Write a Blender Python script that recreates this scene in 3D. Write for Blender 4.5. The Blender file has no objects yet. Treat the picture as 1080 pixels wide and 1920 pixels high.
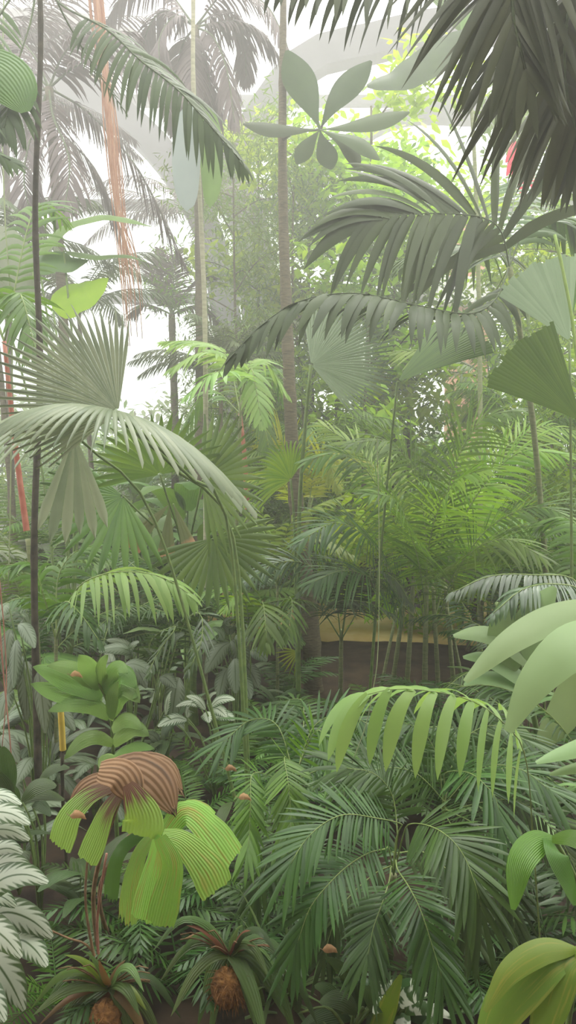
import bpy, math, random
import numpy as np
from mathutils import Vector as V, Matrix, Quaternion

scene = bpy.context.scene
MIST = .0235
SKY = 2.55
SUN = 2.2
EXPO = 0.08
COL = scene.collection
rnd = random.Random(7)
PI = math.pi

# ---------------------------------------------------------------- camera
F = 1423.0            # focal length in pixels of the 1080x1920 frame
CH = 1.9              # eye height above the planting bed
PITCH = math.atan(80 / F)
cam_d = bpy.data.cameras.new('camera')
cam = bpy.data.objects.new('camera', cam_d)
COL.objects.link(cam)
cam_d.sensor_fit = 'VERTICAL'
cam_d.sensor_height = 24
cam_d.lens = 24 * F / 1920
cam_d.clip_end = 200
cam_d.clip_start = 0.05
cam.location = (0, 0, CH)
cam.rotation_euler = (PI / 2 - PITCH, 0, 0)
scene.camera = cam
_R = cam.rotation_euler.to_matrix()

def P(px, py, d):
    """point of the place seen at (px, py) standing d metres ahead"""
    v = _R @ V(((px - 540) / F, -(py - 960) / F, -1))
    v = v * (d / v.y)
    return V((0, 0, CH)) + v

def G(px, d):
    p = P(px, 900, d)
    return V((p.x, p.y, 0))

# ---------------------------------------------------------------- materials
def srgb(h):
    h = h.lstrip('#')
    c = [int(h[i:i + 2], 16) / 255 for i in (0, 2, 4)]
    return tuple(x / 12.92 if x <= .04045 else ((x + .055) / 1.055) ** 2.4 for x in c) + (1,)

def newmat(name):
    m = bpy.data.materials.new(name)
    m.use_nodes = True
    nt = m.node_tree
    nt.nodes.clear()
    return m, nt, nt.nodes.new, nt.links.new

def leaf_mat(name, c1, c2, trans=.4, rough=.42, c3=None, pat=None, vein=0.0, spec=.5, huev=.03):
    """c1..c2 base colours varied per leaf and by soft noise; c3 a pattern colour"""
    def srgb_(h):
        r, g, b, a = srgb(h)
        return (r * 1.12, g, b * .78, a)
    m, nt, N, L = newmat(name)
    out = N('ShaderNodeOutputMaterial')
    at = N('ShaderNodeAttribute'); at.attribute_name = 'lf'
    sep = N('ShaderNodeSeparateColor'); L(at.outputs['Color'], sep.inputs[0])
    noi = N('ShaderNodeTexNoise'); noi.inputs['Scale'].default_value = 9; noi.inputs['Detail'].default_value = 3
    tc = N('ShaderNodeTexCoord'); L(tc.outputs['Object'], noi.inputs['Vector'])
    ad = N('ShaderNodeMath'); ad.operation = 'ADD'
    L(noi.outputs['Fac'], ad.inputs[0]); L(sep.outputs[2], ad.inputs[1])
    mr = N('ShaderNodeMapRange'); mr.inputs['From Min'].default_value = .35; mr.inputs['From Max'].default_value = 1.65
    L(ad.outputs[0], mr.inputs['Value'])
    mx = N('ShaderNodeMix'); mx.data_type = 'RGBA'
    mx.inputs[6].default_value = srgb_(c1); mx.inputs[7].default_value = srgb_(c2)
    L(mr.outputs[0], mx.inputs[0])
    col = mx.outputs[2]
    def streaks():
        cv = N('ShaderNodeCombineXYZ')
        a_ = N('ShaderNodeMath'); a_.operation = 'MULTIPLY'; a_.inputs[1].default_value = 9; L(sep.outputs[0], a_.inputs[0])
        b_ = N('ShaderNodeMath'); b_.operation = 'MULTIPLY'; b_.inputs[1].default_value = 1.6; L(sep.outputs[1], b_.inputs[0])
        c_ = N('ShaderNodeMath'); c_.operation = 'MULTIPLY'; c_.inputs[1].default_value = 40; L(sep.outputs[2], c_.inputs[0])
        L(a_.outputs[0], cv.inputs[0]); L(b_.outputs[0], cv.inputs[1]); L(c_.outputs[0], cv.inputs[2])
        n_ = N('ShaderNodeTexNoise'); n_.inputs['Scale'].default_value = 1.3; n_.inputs['Detail'].default_value = 5; L(cv.outputs[0], n_.inputs['Vector'])
        return n_
    if pat:
        m2 = N('ShaderNodeMix'); m2.data_type = 'RGBA'; m2.inputs[7].default_value = srgb(c3)
        L(col, m2.inputs[6])
        if pat == 'feather':      # silver feathering between midrib and edge
            # a = |across-.5|*2
            s = N('ShaderNodeMath'); s.operation = 'SUBTRACT'; L(sep.outputs[0], s.inputs[0]); s.inputs[1].default_value = .5
            a = N('ShaderNodeMath'); a.operation = 'ABSOLUTE'; L(s.outputs[0], a.inputs[0])
            al = N('ShaderNodeMath'); al.operation = 'MULTIPLY'; L(sep.outputs[1], al.inputs[0]); al.inputs[1].default_value = 58
            ab = N('ShaderNodeMath'); ab.operation = 'MULTIPLY'; L(a.outputs[0], ab.inputs[0]); ab.inputs[1].default_value = 30
            df = N('ShaderNodeMath'); df.operation = 'SUBTRACT'; L(al.outputs[0], df.inputs[0]); L(ab.outputs[0], df.inputs[1])
            sn = N('ShaderNodeMath'); sn.operation = 'SINE'; L(df.outputs[0], sn.inputs[0])
            k = N('ShaderNodeMath'); k.operation = 'MULTIPLY_ADD'; L(sn.outputs[0], k.inputs[0]); k.inputs[1].default_value = .10
            L(a.outputs[0], k.inputs[2])
            nn = N('ShaderNodeTexNoise'); nn.inputs['Scale'].default_value = 30; L(tc.outputs['Object'], nn.inputs['Vector'])
            k2 = N('ShaderNodeMath'); k2.operation = 'MULTIPLY_ADD'; L(nn.outputs['Fac'], k2.inputs[0]); k2.inputs[1].default_value = .18
            L(k.outputs[0], k2.inputs[2])
            r = N('ShaderNodeMapRange'); r.inputs['From Min'].default_value = .50; r.inputs['From Max'].default_value = .36
            L(k2.outputs[0], r.inputs['Value'])
            r2 = N('ShaderNodeMapRange'); r2.inputs['From Min'].default_value = .012; r2.inputs['From Max'].default_value = .05
            L(a.outputs[0], r2.inputs['Value'])
            mm = N('ShaderNodeMath'); mm.operation = 'MULTIPLY'; L(r.outputs[0], mm.inputs[0]); L(r2.outputs[0], mm.inputs[1])
            m3 = N('ShaderNodeMath'); m3.operation = 'MULTIPLY'; m3.inputs[1].default_value = .85; L(mm.outputs[0], m3.inputs[0])
            L(m3.outputs[0], m2.inputs[0])
        elif pat == 'tip':        # withered towards the tip
            k = N('ShaderNodeMath'); k.operation = 'MULTIPLY_ADD'; L(noi.outputs['Fac'], k.inputs[0]); k.inputs[1].default_value = .3
            L(sep.outputs[1], k.inputs[2])
            r = N('ShaderNodeMapRange'); r.inputs['From Min'].default_value = .98; r.inputs['From Max'].default_value = 1.1
            L(k.outputs[0], r.inputs['Value']); L(r.outputs[0], m2.inputs[0])
        elif pat == 'base':       # withered towards the stalk
            st = streaks()
            k = N('ShaderNodeMath'); k.operation = 'MULTIPLY_ADD'; L(st.outputs['Fac'], k.inputs[0]); k.inputs[1].default_value = 1.1
            L(sep.outputs[1], k.inputs[2])
            r = N('ShaderNodeMapRange'); r.inputs['From Min'].default_value = 1.05; r.inputs['From Max'].default_value = .78
            L(k.outputs[0], r.inputs['Value']); L(r.outputs[0], m2.inputs[0])
        elif pat == 'splash':
            nn = N('ShaderNodeTexNoise'); nn.inputs['Scale'].default_value = 22; nn.inputs['Detail'].default_value = 2
            L(tc.outputs['Object'], nn.inputs['Vector'])
            r = N('ShaderNodeMapRange'); r.inputs['From Min'].default_value = .5; r.inputs['From Max'].default_value = .56
            L(nn.outputs['Fac'], r.inputs['Value']); L(r.outputs[0], m2.inputs[0])
        elif pat == 'yellow':     # blotches of yellowing
            nn = streaks()
            r = N('ShaderNodeMapRange'); r.inputs['From Min'].default_value = .52; r.inputs['From Max'].default_value = .75
            L(nn.outputs['Fac'], r.inputs['Value']); L(r.outputs[0], m2.inputs[0])
        col = m2.outputs[2]
    # dusty green differs a little from one plant to the next
    oi = N('ShaderNodeObjectInfo')
    hs = N('ShaderNodeHueSaturation')
    h1 = N('ShaderNodeMapRange'); h1.inputs['To Min'].default_value = .5 - huev * .5; h1.inputs['To Max'].default_value = .5 + huev * .5
    v1 = N('ShaderNodeMapRange'); v1.inputs['To Min'].default_value = .88; v1.inputs['To Max'].default_value = 1.14
    L(oi.outputs['Random'], h1.inputs['Value']); L(oi.outputs['Random'], v1.inputs['Value'])
    L(h1.outputs[0], hs.inputs['Hue']); L(v1.outputs[0], hs.inputs['Value']); L(col, hs.inputs['Color'])
    col = hs.outputs['Color']
    p = N('ShaderNodeBsdfPrincipled'); p.inputs['Roughness'].default_value = rough
    p.inputs['Specular IOR Level'].default_value = spec
    L(col, p.inputs['Base Color'])
    if vein:
        w = N('ShaderNodeMath'); w.operation = 'MULTIPLY'; L(sep.outputs[0], w.inputs[0]); w.inputs[1].default_value = vein
        sn = N('ShaderNodeMath'); sn.operation = 'SINE'; L(w.outputs[0], sn.inputs[0])
        b = N('ShaderNodeBump'); b.inputs['Strength'].default_value = .35; b.inputs['Distance'].default_value = .006
        L(sn.outputs[0], b.inputs['Height']); L(b.outputs[0], p.inputs['Normal'])
    t = N('ShaderNodeBsdfTranslucent')
    bc = N('ShaderNodeHueSaturation'); bc.inputs['Saturation'].default_value = 1.1; bc.inputs['Value'].default_value = 1.2
    bc.inputs['Hue'].default_value = .485
    L(col, bc.inputs['Color']); L(bc.outputs[0], t.inputs['Color'])
    ms = N('ShaderNodeMixShader'); ms.inputs[0].default_value = trans
    L(p.outputs[0], ms.inputs[1]); L(t.outputs[0], ms.inputs[2])
    L(ms.outputs[0], out.inputs['Surface'])
    return m

def solid_mat(name, c1, c2, rough=.8, scale=12, bump=.3, stretch=(1, 1, 1), spec=.3):
    m, nt, N, L = newmat(name)
    out = N('ShaderNodeOutputMaterial')
    tc = N('ShaderNodeTexCoord'); mp = N('ShaderNodeMapping'); mp.inputs['Scale'].default_value = stretch
    L(tc.outputs['Object'], mp.inputs[0])
    noi = N('ShaderNodeTexNoise'); noi.inputs['Scale'].default_value = scale; noi.inputs['Detail'].default_value = 6
    L(mp.outputs[0], noi.inputs['Vector'])
    mr = N('ShaderNodeMapRange'); mr.inputs['From Min'].default_value = .32; mr.inputs['From Max'].default_value = .68
    L(noi.outputs['Fac'], mr.inputs['Value'])
    mx = N('ShaderNodeMix'); mx.data_type = 'RGBA'
    mx.inputs[6].default_value = srgb(c1); mx.inputs[7].default_value = srgb(c2)
    L(mr.outputs[0], mx.inputs[0])
    p = N('ShaderNodeBsdfPrincipled'); p.inputs['Roughness'].default_value = rough
    p.inputs['Specular IOR Level'].default_value = spec
    L(mx.outputs[2], p.inputs['Base Color'])
    if bump:
        b = N('ShaderNodeBump'); b.inputs['Strength'].default_value = bump; b.inputs['Distance'].default_value = .02
        L(noi.outputs['Fac'], b.inputs['Height']); L(b.outputs[0], p.inputs['Normal'])
    L(p.outputs[0], out.inputs['Surface'])
    return m

M = dict(
    palm=leaf_mat('palm_leaf', '456a2c', '66923c', .4, .4),
    palm_dark=leaf_mat('dark_palm_leaf', '2f4429', '425a35', .22, .42, spec=.25),
    palm_veiled=leaf_mat('mist_veiled_palm_leaf', '3a4638', '525e4a', .15, .4, spec=.3),  # dark leaf, its colour lightened to stand in for near mist
    palm_deep=leaf_mat('deep_green_palm_leaf', '2f4e28', '466d34', .3, .36),
    palm_bright=leaf_mat('bright_palm_leaf', '62923a', '88b048', .45),
    palm_lime=leaf_mat('lime_palm_leaf', '7c9838', 'a4b850', .45),
    palm_far=leaf_mat('distant_palm_leaf', '3d5232', '566e44', .3, .5),
    palm_hazed=leaf_mat('haze_tinted_palm_leaf', '474148', '625a62', .2, .6),  # grey mauve of the distant haze put into the leaf colour
    palm_light=leaf_mat('light_green_palm_leaf', '6c9048', '8aa85c', .38, .45),
    palm_silver=leaf_mat('glossy_palm_leaf', '344f36', '4c6a48', .2, .24, spec=.9),
    fan=leaf_mat('fan_palm_leaf', '74887a', '98a89c', .42, .32),
    fan_green=leaf_mat('green_fan_leaf', '4a7038', '648a44', .4, .35),
    fan_pale=leaf_mat('pale_fan_leaf', '7e9888', '90aa9c', .4, .35),
    plate=leaf_mat('pleated_round_leaf', '456e2e', '568038', .4, .4),
    broad=leaf_mat('broad_leaf', '44702f', '62913c', .4, .35, vein=90),
    broad_dark=leaf_mat('dark_broad_leaf', '3a5433', '4f6b42', .25, .45, vein=60),
    broad_pale=leaf_mat('pale_broad_leaf', '8ab288', '9cc29a', .35, .5),
    broad_soft=leaf_mat('soft_green_leaf', '6f9468', '86a97c', .35, .5),
    broad_lime=leaf_mat('lime_broad_leaf', '7cb42a', '9fd038', .55, .4),
    bluegrey=leaf_mat('blue_grey_leaf', '8ea2b4', '9fb2c2', .5, .5),
    silver=leaf_mat('silver_feathered_leaf', '3c5a38', '4a6842', .25, .4, c3='cdd6c2', pat='feather'),
    silver_dim=leaf_mat('grey_feathered_leaf', '3a4e36', '485e40', .25, .38, c3='75836a', pat='feather'),
    splash=leaf_mat('white_splashed_leaf', '3f6340', '54784c', .3, .45, c3='dfe6d4', pat='splash'),
    wedge=leaf_mat('yellow_green_leaf', '7cb45c', '98ca6e', .42, .45, c3='a89b4e', pat='yellow', vein=70),
    wither=leaf_mat('half_withered_leaf', '7cb05a', '94c068', .4, .5, c3='7d5f4a', pat='base', vein=70),
    wither_tip=leaf_mat('brown_tipped_leaf', '5d6f4a', '6d7d55', .3, .5, c3='c39a76', pat='tip'),
    brown_leaf=leaf_mat('withered_brown_leaf', '7c6450', '8f7862', .2, .7, c3='6a5542', pat='yellow', vein=40, huev=0),
    yellowing=leaf_mat('yellowing_leaf', '64893c', '789846', .35, .45, c3='a09c48', pat='yellow'),
    comb=leaf_mat('comb_palm_leaf', '7cb068', '92c07a', .42, .4),
    pinnate=leaf_mat('young_palm_leaf', '70a05e', '8cb876', .34, .32, vein=110),
    shrub=leaf_mat('shrub_leaf', '4a7030', '739a40', .4),
    shrub_lime=leaf_mat('lime_shrub_leaf', '7dac34', 'a3cb44', .5),
    strap=leaf_mat('strap_leaf', '4c6b40', '6b8c58', .25, .35, vein=30),
    strap_red=leaf_mat('reddish_strap_leaf', '8c5a4c', '6f6a40', .3, .45),
    moss=leaf_mat('low_fern_leaf', '3c6428', '5a8a34', .35),
    midrib=solid_mat('pale_midrib', '6f8448', '8a9c5c', .5, 30, 0),
    midrib_dark=solid_mat('dark_midrib', '3b4a2c', '55653c', .5, 30, 0),
    petiole=solid_mat('green_petiole', '5c7440', '74894c', .5, 30, 0),
    stem_green=solid_mat('green_cane', '7d9c48', '95b058', .5, 20, 0),
    bark=solid_mat('ringed_bark', '4a4534', '6b634c', .8, 18, .4, (1, 1, 5)),
    bark_dark=solid_mat('dark_bark', '36332a', '524c3e', .9, 22, .5),
    bark_pale=solid_mat('pale_bark', '8b8a72', 'a9a78c', .8, 14, .3, (1, 1, 4)),
    cane=solid_mat('ringed_cane', '6d7a50', '8a8f66', .6, 16, .2, (1, 1, 6)),
    crownshaft=solid_mat('red_crownshaft', 'a05442', 'bc7c66', .4, 14, 0),
    root=solid_mat('aerial_root_bark', '94664e', 'b08a70', .8, 25, .3, (1, 1, .2)),
    root_pink=solid_mat('pinkish_vine', '9c6a5c', 'b98a78', .7, 25, 0),
    vine=solid_mat('pale_vine', '85946a', '9aa67c', .7, 25, 0),
    twig=solid_mat('dry_twig', '7a6048', '9a7e60', .9, 30, 0),
    fibre=solid_mat('brown_root_ball', '6a4a2c', '9a6f40', .95, 60, .8),
    yellow_stake=solid_mat('yellow_paint', 'd0b44c', 'dcc25e', .6, 20, 0),
    dead=leaf_mat('dead_leaf', '8c7054', 'a58c6c', .2, .7, huev=0),
    petal=leaf_mat('red_flower', 'c83250', 'e0566a', .4, .5, huev=.0),
    soil=solid_mat('soil', '2b221a', '4a3d2e', .95, 5, .8),
    path=solid_mat('sandstone_path', 'cdb06a', 'e6d096', .9, 3, .3),
    stone=solid_mat('weathered_stone', '8c806c', 'b0a48c', .9, 6, .5),
    steel=solid_mat('grey_painted_steel', '3a393e', '48474c', .5, 2, 0),
    wallb=solid_mat('beige_render', 'b09c86', 'bda893', .9, 2, 0),
    wallw=solid_mat('white_render', 'c9c9c4', 'd4d4d0', .9, 2, 0),
    brick=solid_mat('terracotta_render', 'b27a5e', 'c79274', .9, 3, 0),
)

# ---------------------------------------------------------------- mesh builder
class MB:
    def __init__(s):
        s.v = []; s.f = []; s.a = []; s.mi = []
    def row(s, pts, across, along, r):
        i = len(s.v)
        for p, a in zip(pts, across):
            s.v.append(tuple(p)); s.a.append((a, along, r, 1))
        return i
    def bridge(s, i, j, n, closed=False, mi=0):
        for k in range(n if closed else n - 1):
            k2 = (k + 1) % n
            s.f.append((i + k, i + k2, j + k2, j + k)); s.mi.append(mi)
    def mesh(s, name, mats, off=V((0, 0, 0)), smooth=True):
        me = bpy.data.meshes.new(name)
        va = np.array(s.v, dtype=float) - np.array(off)
        me.from_pydata(va.tolist(), [], s.f)
        at = me.attributes.new('lf', 'FLOAT_COLOR', 'POINT')
        at.data.foreach_set('color', np.array(s.a, dtype=np.float32).ravel())
        for m in mats: me.materials.append(m)
        if smooth: me.polygons.foreach_set('use_smooth', [True] * len(me.polygons))
        me.polygons.foreach_set('material_index', s.mi)
        me.update()
        return me

def spline(pts, n):
    """Catmull-Rom through pts, n+1 samples at even arc length"""
    pts = [V(p) for p in pts]
    if len(pts) == 2:
        return [pts[0].lerp(pts[1], i / n) for i in range(n + 1)]
    q = [pts[0] * 2 - pts[1]] + pts + [pts[-1] * 2 - pts[-2]]
    raw = []
    for i in range(1, len(q) - 2):
        p0, p1, p2, p3 = q[i - 1:i + 3]
        for k in range(10):
            t = k / 10
            raw.append(.5 * ((2 * p1) + (p2 - p0) * t + (2 * p0 - 5 * p1 + 4 * p2 - p3) * t * t + (3 * p1 - p0 - 3 * p2 + p3) * t ** 3))
    raw.append(pts[-1])
    d = [0]
    for a, b in zip(raw, raw[1:]): d.append(d[-1] + (b - a).length)
    out = []; j = 0
    for i in range(n + 1):
        s = d[-1] * i / n
        while j < len(d) - 2 and d[j + 1] < s: j += 1
        u = (s - d[j]) / max(d[j + 1] - d[j], 1e-9)
        out.append(raw[j].lerp(raw[j + 1], min(max(u, 0), 1)))
    return out

def tube(mb, pts, r0, r1=None, seg=6, n=None, mi=0, rings=0, rf=None):
    if r1 is None: r1 = r0
    n = n or max(2, (len(pts) - 1) * 5)
    ps = spline(pts, n) if len(pts) > 2 or n > 2 else [V(p) for p in pts]
    prev = None
    last = None
    u = None
    for i, p in enumerate(ps):
        t = (ps[min(i + 1, len(ps) - 1)] - ps[max(i - 1, 0)]).normalized()
        if u is None:
            u = t.cross(V((0, 0, 1)) if abs(t.z) < .9 else V((0, 1, 0))).normalized()
        u = (u - t * u.dot(t)).normalized()
        w = t.cross(u)
        k = i / (len(ps) - 1)
        r = r0 + (r1 - r0) * k
        if rf: r *= rf(k)
        if rings and i % rings == 0: r *= 1.12
        row = mb.row([p + (u * math.cos(a) + w * math.sin(a)) * r for a in [2 * PI * q / seg for q in range(seg)]],
                     [q / seg for q in range(seg)], k, .5)
        if last is not None: mb.bridge(last, row, seg, True, mi)
        last = row
    # cap
    mb.f.append(tuple(last + q for q in range(seg))); mb.mi.append(mi)
    return ps

def prof_lance(t):
    return max(0.02, min(1, (t + .08) ** .45 * 1.25) * (1 - t ** 3.2) ** .8)
def prof_grass(t):
    return max(0.02, min(1, (.55 + t * 2.2)) * (1 - t ** 2.6) ** .9)
def prof_ellip(t):
    return max(0.02, math.sin(PI * min(1, max(0, t * .94 + .03)) ** .85) ** .75)
def prof_paddle(t):
    return max(0.03, min(1, (t * 6 + .05) ** .6) * (1 - t ** 5) ** .6)
def prof_wedge(t):
    return .18 + .82 * t ** .8
def prof_obov(t):
    return max(.07, math.sin(PI * (t * .96 + .02) ** 1.5) ** .95)
def prof_ovate(t):
    return max(0.02, math.sin(PI * t ** .62 * .985 + .02) ** .8)

def blade(mb, base, d, nrm, length, width, droop=0, fold=.25, r=None, nseg=5, prof=prof_grass, curl=0, mi=0, across=3, jag=0, und=0, rg=rnd):
    """a single leaf blade grown from base along d, bending under its weight"""
    if r is None: r = rg.random()
    p = V(base); d = V(d).normalized()
    nrm = (nrm - d * nrm.dot(d))
    if nrm.length < 1e-4: nrm = d.orthogonal()
    nrm.normalize()
    last = None
    h = (across - 1) // 2
    step = length / nseg
    for i in range(nseg + 1):
        t = i / nseg
        w = width * .5 * prof(t)
        W = d.cross(nrm).normalized()
        pts = []
        for k in range(-h, h + 1):
            x = k / h
            q = p + W * (w * x) - nrm * (abs(x) ** 1.3 * w * fold)
            if und: q = q + nrm * (und * width * math.sin(t * 19 + (0 if x > 0 else 2) + r * 6) * abs(x))
            if jag and i == nseg: q = q + d * (rg.uniform(-1, .25) * jag * length)
            pts.append(q)
        row = mb.row(pts, [.5 + .5 * k / h for k in range(-h, h + 1)], t, r)
        if last is not None: mb.bridge(last, row, across, mi=mi)
        last = row
        d = (d + V((0, 0, -1)) * (droop / nseg) + nrm * (curl / nseg)).normalized()
        nrm = (nrm - d * nrm.dot(d)).normalized()
        p = p + d * step

def leaf_along(mb, pts, width, nrm, fold=.2, nseg=14, prof=prof_ellip, across=5, und=0, mi=0, r=None, jag=0, rg=rnd, pleat=0):
    """a broad leaf whose midrib follows pts"""
    ps = spline(pts, nseg)
    if r is None: r = rg.random()
    last = None
    h = (across - 1) // 2
    nrm = V(nrm)
    L = sum((b - a).length for a, b in zip(ps, ps[1:]))
    for i, p in enumerate(ps):
        t = i / nseg
        d = (ps[min(i + 1, nseg)] - ps[max(i - 1, 0)]).normalized()
        n = (nrm - d * nrm.dot(d)).normalized()
        W = d.cross(n)
        w = width * .5 * prof(t)
        q = []
        for k in range(-h, h + 1):
            x = k / h
            c = p + W * (w * x) - n * (abs(x) ** 1.3 * w * fold)
            if und: c = c + n * (und * width * math.sin(t * 23 + (0 if x > 0 else 1.7) + r * 6) * abs(x))
            if pleat and (k & 1): c = c - n * (pleat * width * min(1, t * 3))
            if jag and i == nseg: c = c + d * (rg.uniform(-1, .2) * jag * L)
            q.append(c)
        row = mb.row(q, [.5 + .5 * k / h for k in range(-h, h + 1)], t, r)
        if last is not None: mb.bridge(last, row, across, mi=mi)
        last = row

def lenprof(t):
    return (.35 + .65 * math.sin(PI * min(1, t * .72 + .16)) ** .8) * (1 - .45 * max(0, (t - .75) / .25))

def frond(mb, pts, n=22, L=.4, w=.03, nrm=None, a0=75, a1=25, droop=.6, fold=.3, t0=.2, t1=1, lift=0., lp=lenprof,
          nseg=5, prof=prof_grass, jit=.08, rg=rnd, sides=(1, -1), tipleaf=True, mi=0, sd=0, wp=None):
    """leaflets of a feather leaf; pts is the line of its midrib"""
    S = spline(pts, 48)
    for k in range(n):
        u = k / (n - 1)
        t = t0 + (t1 - t0) * u
        x = t * 48; i = min(47, int(x)); p = S[i].lerp(S[i + 1], x - i)
        T = (S[min(48, i + 2)] - S[max(0, i - 1)]).normalized()
        N = V(nrm) if nrm is not None else V((0, 0, 1))
        N = N - T * N.dot(T)
        if N.length < .15: N = N + V((0, -.3, 0)) - T * V((0, -.3, 0)).dot(T)
        N.normalize()
        B = T.cross(N)
        for s in sides:
            rl = rg.uniform(-.25, .35)
            a = math.radians(a0 + (a1 - a0) * u + rg.uniform(-7, 7))
            d = T * math.cos(a) + B * (s * math.sin(a)) + N * (lift + rg.uniform(-jit, jit))
            if sd: d = d + V((0, 0, -sd))
            blade(mb, p, d, N + B * s * (.25 + rl) + T * rg.uniform(-.3, .3), L * lp(u) * rg.uniform(.9, 1.06), w * (wp(u) if wp else 1) * rg.uniform(.85, 1.1),
                  droop * rg.uniform(.75, 1.25), fold, None, nseg, prof, mi=mi, rg=rg)
    if tipleaf:
        T = (S[-1] - S[-3]).normalized()
        blade(mb, S[-1], T, N, L * lp(1), w, droop, fold, None, nseg, prof, mi=mi, rg=rg)
    return S

def fan(mb, hub, axis, nrm, R, spread=300, n=36, fused=.6, droop=.3, pleat=.12, lenf=None, tipw=.25, nseg=8, cone=0, rg=rnd, mi=0, trunc=False, jag=.03, dstart=0.4):
    """a pleated fan leaf"""
    hub = V(hub); A = V(axis).normalized(); N = V(nrm); N = (N - A * N.dot(A)).normalized(); B = N.cross(A)
    dth = math.radians(spread) / n
    def ray(th, rr, Lm):
        d = (A * math.cos(th) + B * math.sin(th) + N * cone).normalized()
        p = hub + d * rr
        s = max(0, rr / R - dstart * .5)
        p = p + V((0, 0, -1)) * droop * R * s ** 2 * 1.2
        return p
    for k in range(n):
        th = (k - (n - 1) / 2) * dth
        Lm = R * (lenf(th) if lenf else 1) * (rg.uniform(.93, 1.05) if not trunc else rg.uniform(1 - jag, 1 + jag))
        r = rg.random(); last = None
        dsag = rg.uniform(.0, .12) * droop
        for i in range(nseg + 1):
            t = i / nseg; rr = Lm * (.03 + .97 * t)
            f = 1 if (t <= fused or trunc) else max(.03, 1 - ((t - fused) / (1 - fused)) ** 1.1 * (1 - .02))
            hw = dth / 2 * f * (1 if trunc else .98)
            m_ = ray(th, rr, Lm); a = ray(th - hw, rr, Lm); b = ray(th + hw, rr, Lm)
            lift = N * (pleat * rr * dth)
            ex = V((0, 0, -1)) * (dsag * R * max(0, t - fused) ** 1.5)
            row = mb.row([a - lift + ex, m_ + lift + ex, b - lift + ex], [0, .5, 1], t, r)
            if last is not None: mb.bridge(last, row, 3, mi=mi)
            last = row

# ---------------------------------------------------------------- objects
def props(o, label=None, cat=None, group=None, kind=None):
    if label: o['label'] = label
    if cat: o['category'] = cat
    if group: o['group'] = group
    if kind: o['kind'] = kind
    return o

class Plant:
    """one thing: an Empty at its base that parents its parts (given in world coordinates)"""
    def __init__(s, name, label, cat, base, group=None):
        s.e = bpy.data.objects.new(name, None)
        s.e.empty_display_size = .1
        COL.objects.link(s.e)
        s.base = V(base); s.e.location = s.base
        props(s.e, label, cat, group)
    def part(s, name, mb, mats, parent=None, label=None, kind=None):
        if not isinstance(mats, (list, tuple)): mats = [mats]
        o = bpy.data.objects.new(name, mb.mesh(name, [M[m] for m in mats], s.base))
        COL.objects.link(o); o.parent = parent or s.e
        if label: o['label'] = label
        if kind: o['kind'] = kind
        return o
    def tube(s, name, pts, r0, r1=None, mat='bark', parent=None, seg=8, n=None, rings=0, label=None, rf=None):
        mb = MB(); tube(mb, pts, r0, r1, seg, n, rings=rings, rf=rf)
        return s.part(name, mb, mat, parent, label)
    def frond(s, pts, mat='palm', rib='midrib', pre=None, rr=.006, label=None, **k):
        """a feather leaf part with its midrib as sub-part; pre = petiole points leading to it"""
        mb = MB(); frond(mb, pts, **k)
        o = s.part('frond', mb, mat, label=label)
        m2 = MB(); tube(m2, (list(pre) if pre else []) + list(pts), rr, rr * .3, 5)
        s.part('midrib', m2, rib, o)
        return o
    def leaf(s, pts, width, nrm, mat='broad', name='leaf', parent=None, label=None, **k):
        mb = MB(); leaf_along(mb, pts, width, nrm, **k)
        return s.part(name, mb, mat, parent, label)

def place(proto, name, loc, rot=0, sc=1, label='', cat='', group=None, tilt=(0, 0)):
    """copy of a kind: an Empty with its own part objects (mesh data shared)"""
    e = bpy.data.objects.new(name, None); COL.objects.link(e)
    e.location = loc; e.rotation_euler = (tilt[0], tilt[1], rot)
    e.scale = (sc,) * 3 if not isinstance(sc, tuple) else sc
    e.empty_display_size = .1
    props(e, label, cat, group)
    for nm, me, subs in proto:
        o = bpy.data.objects.new(nm, me); COL.objects.link(o); o.parent = e
        for n2, m2 in subs:
            q = bpy.data.objects.new(n2, m2); COL.objects.link(q); q.parent = o
    return e
# ---------------------------------------------------------------- the glasshouse
def struct(name, mb, mat, smooth=False):
    o = bpy.data.objects.new(name, mb.mesh(name, [M[mat]] if isinstance(mat, str) else [mat], smooth=smooth))
    COL.objects.link(o); o['kind'] = 'structure'
    return o
def box(mb, a, b):
    x0, y0, z0 = a; x1, y1, z1 = b
    i = mb.row([(x0, y0, z0), (x1, y0, z0), (x1, y1, z0), (x0, y1, z0), (x0, y0, z1), (x1, y0, z1), (x1, y1, z1), (x0, y1, z1)], [0] * 8, 0, .5)
    for f in ((0, 3, 2, 1), (4, 5, 6, 7), (0, 1, 5, 4), (1, 2, 6, 5), (2, 3, 7, 6), (3, 0, 4, 7)):
        mb.f.append(tuple(i + k for k in f)); mb.mi.append(0)
def beam(mb, pts, w, h, n=40):
    """rectangular section swept along a curve lying mostly in a plane across the view"""
    ps = spline(pts, n); last = None
    for i, p in enumerate(ps):
        t = (ps[min(i + 1, n)] - ps[max(i - 1, 0)]).normalized()
        Y = V((0, 1, 0)); Nn = t.cross(Y).normalized()
        row = mb.row([p + Nn * h / 2 - Y * w / 2, p + Nn * h / 2 + Y * w / 2, p - Nn * h / 2 + Y * w / 2, p - Nn * h / 2 - Y * w / 2], [0] * 4, 0, .5)
        if last is not None: mb.bridge(last, row, 4, True)
        last = row

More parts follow.
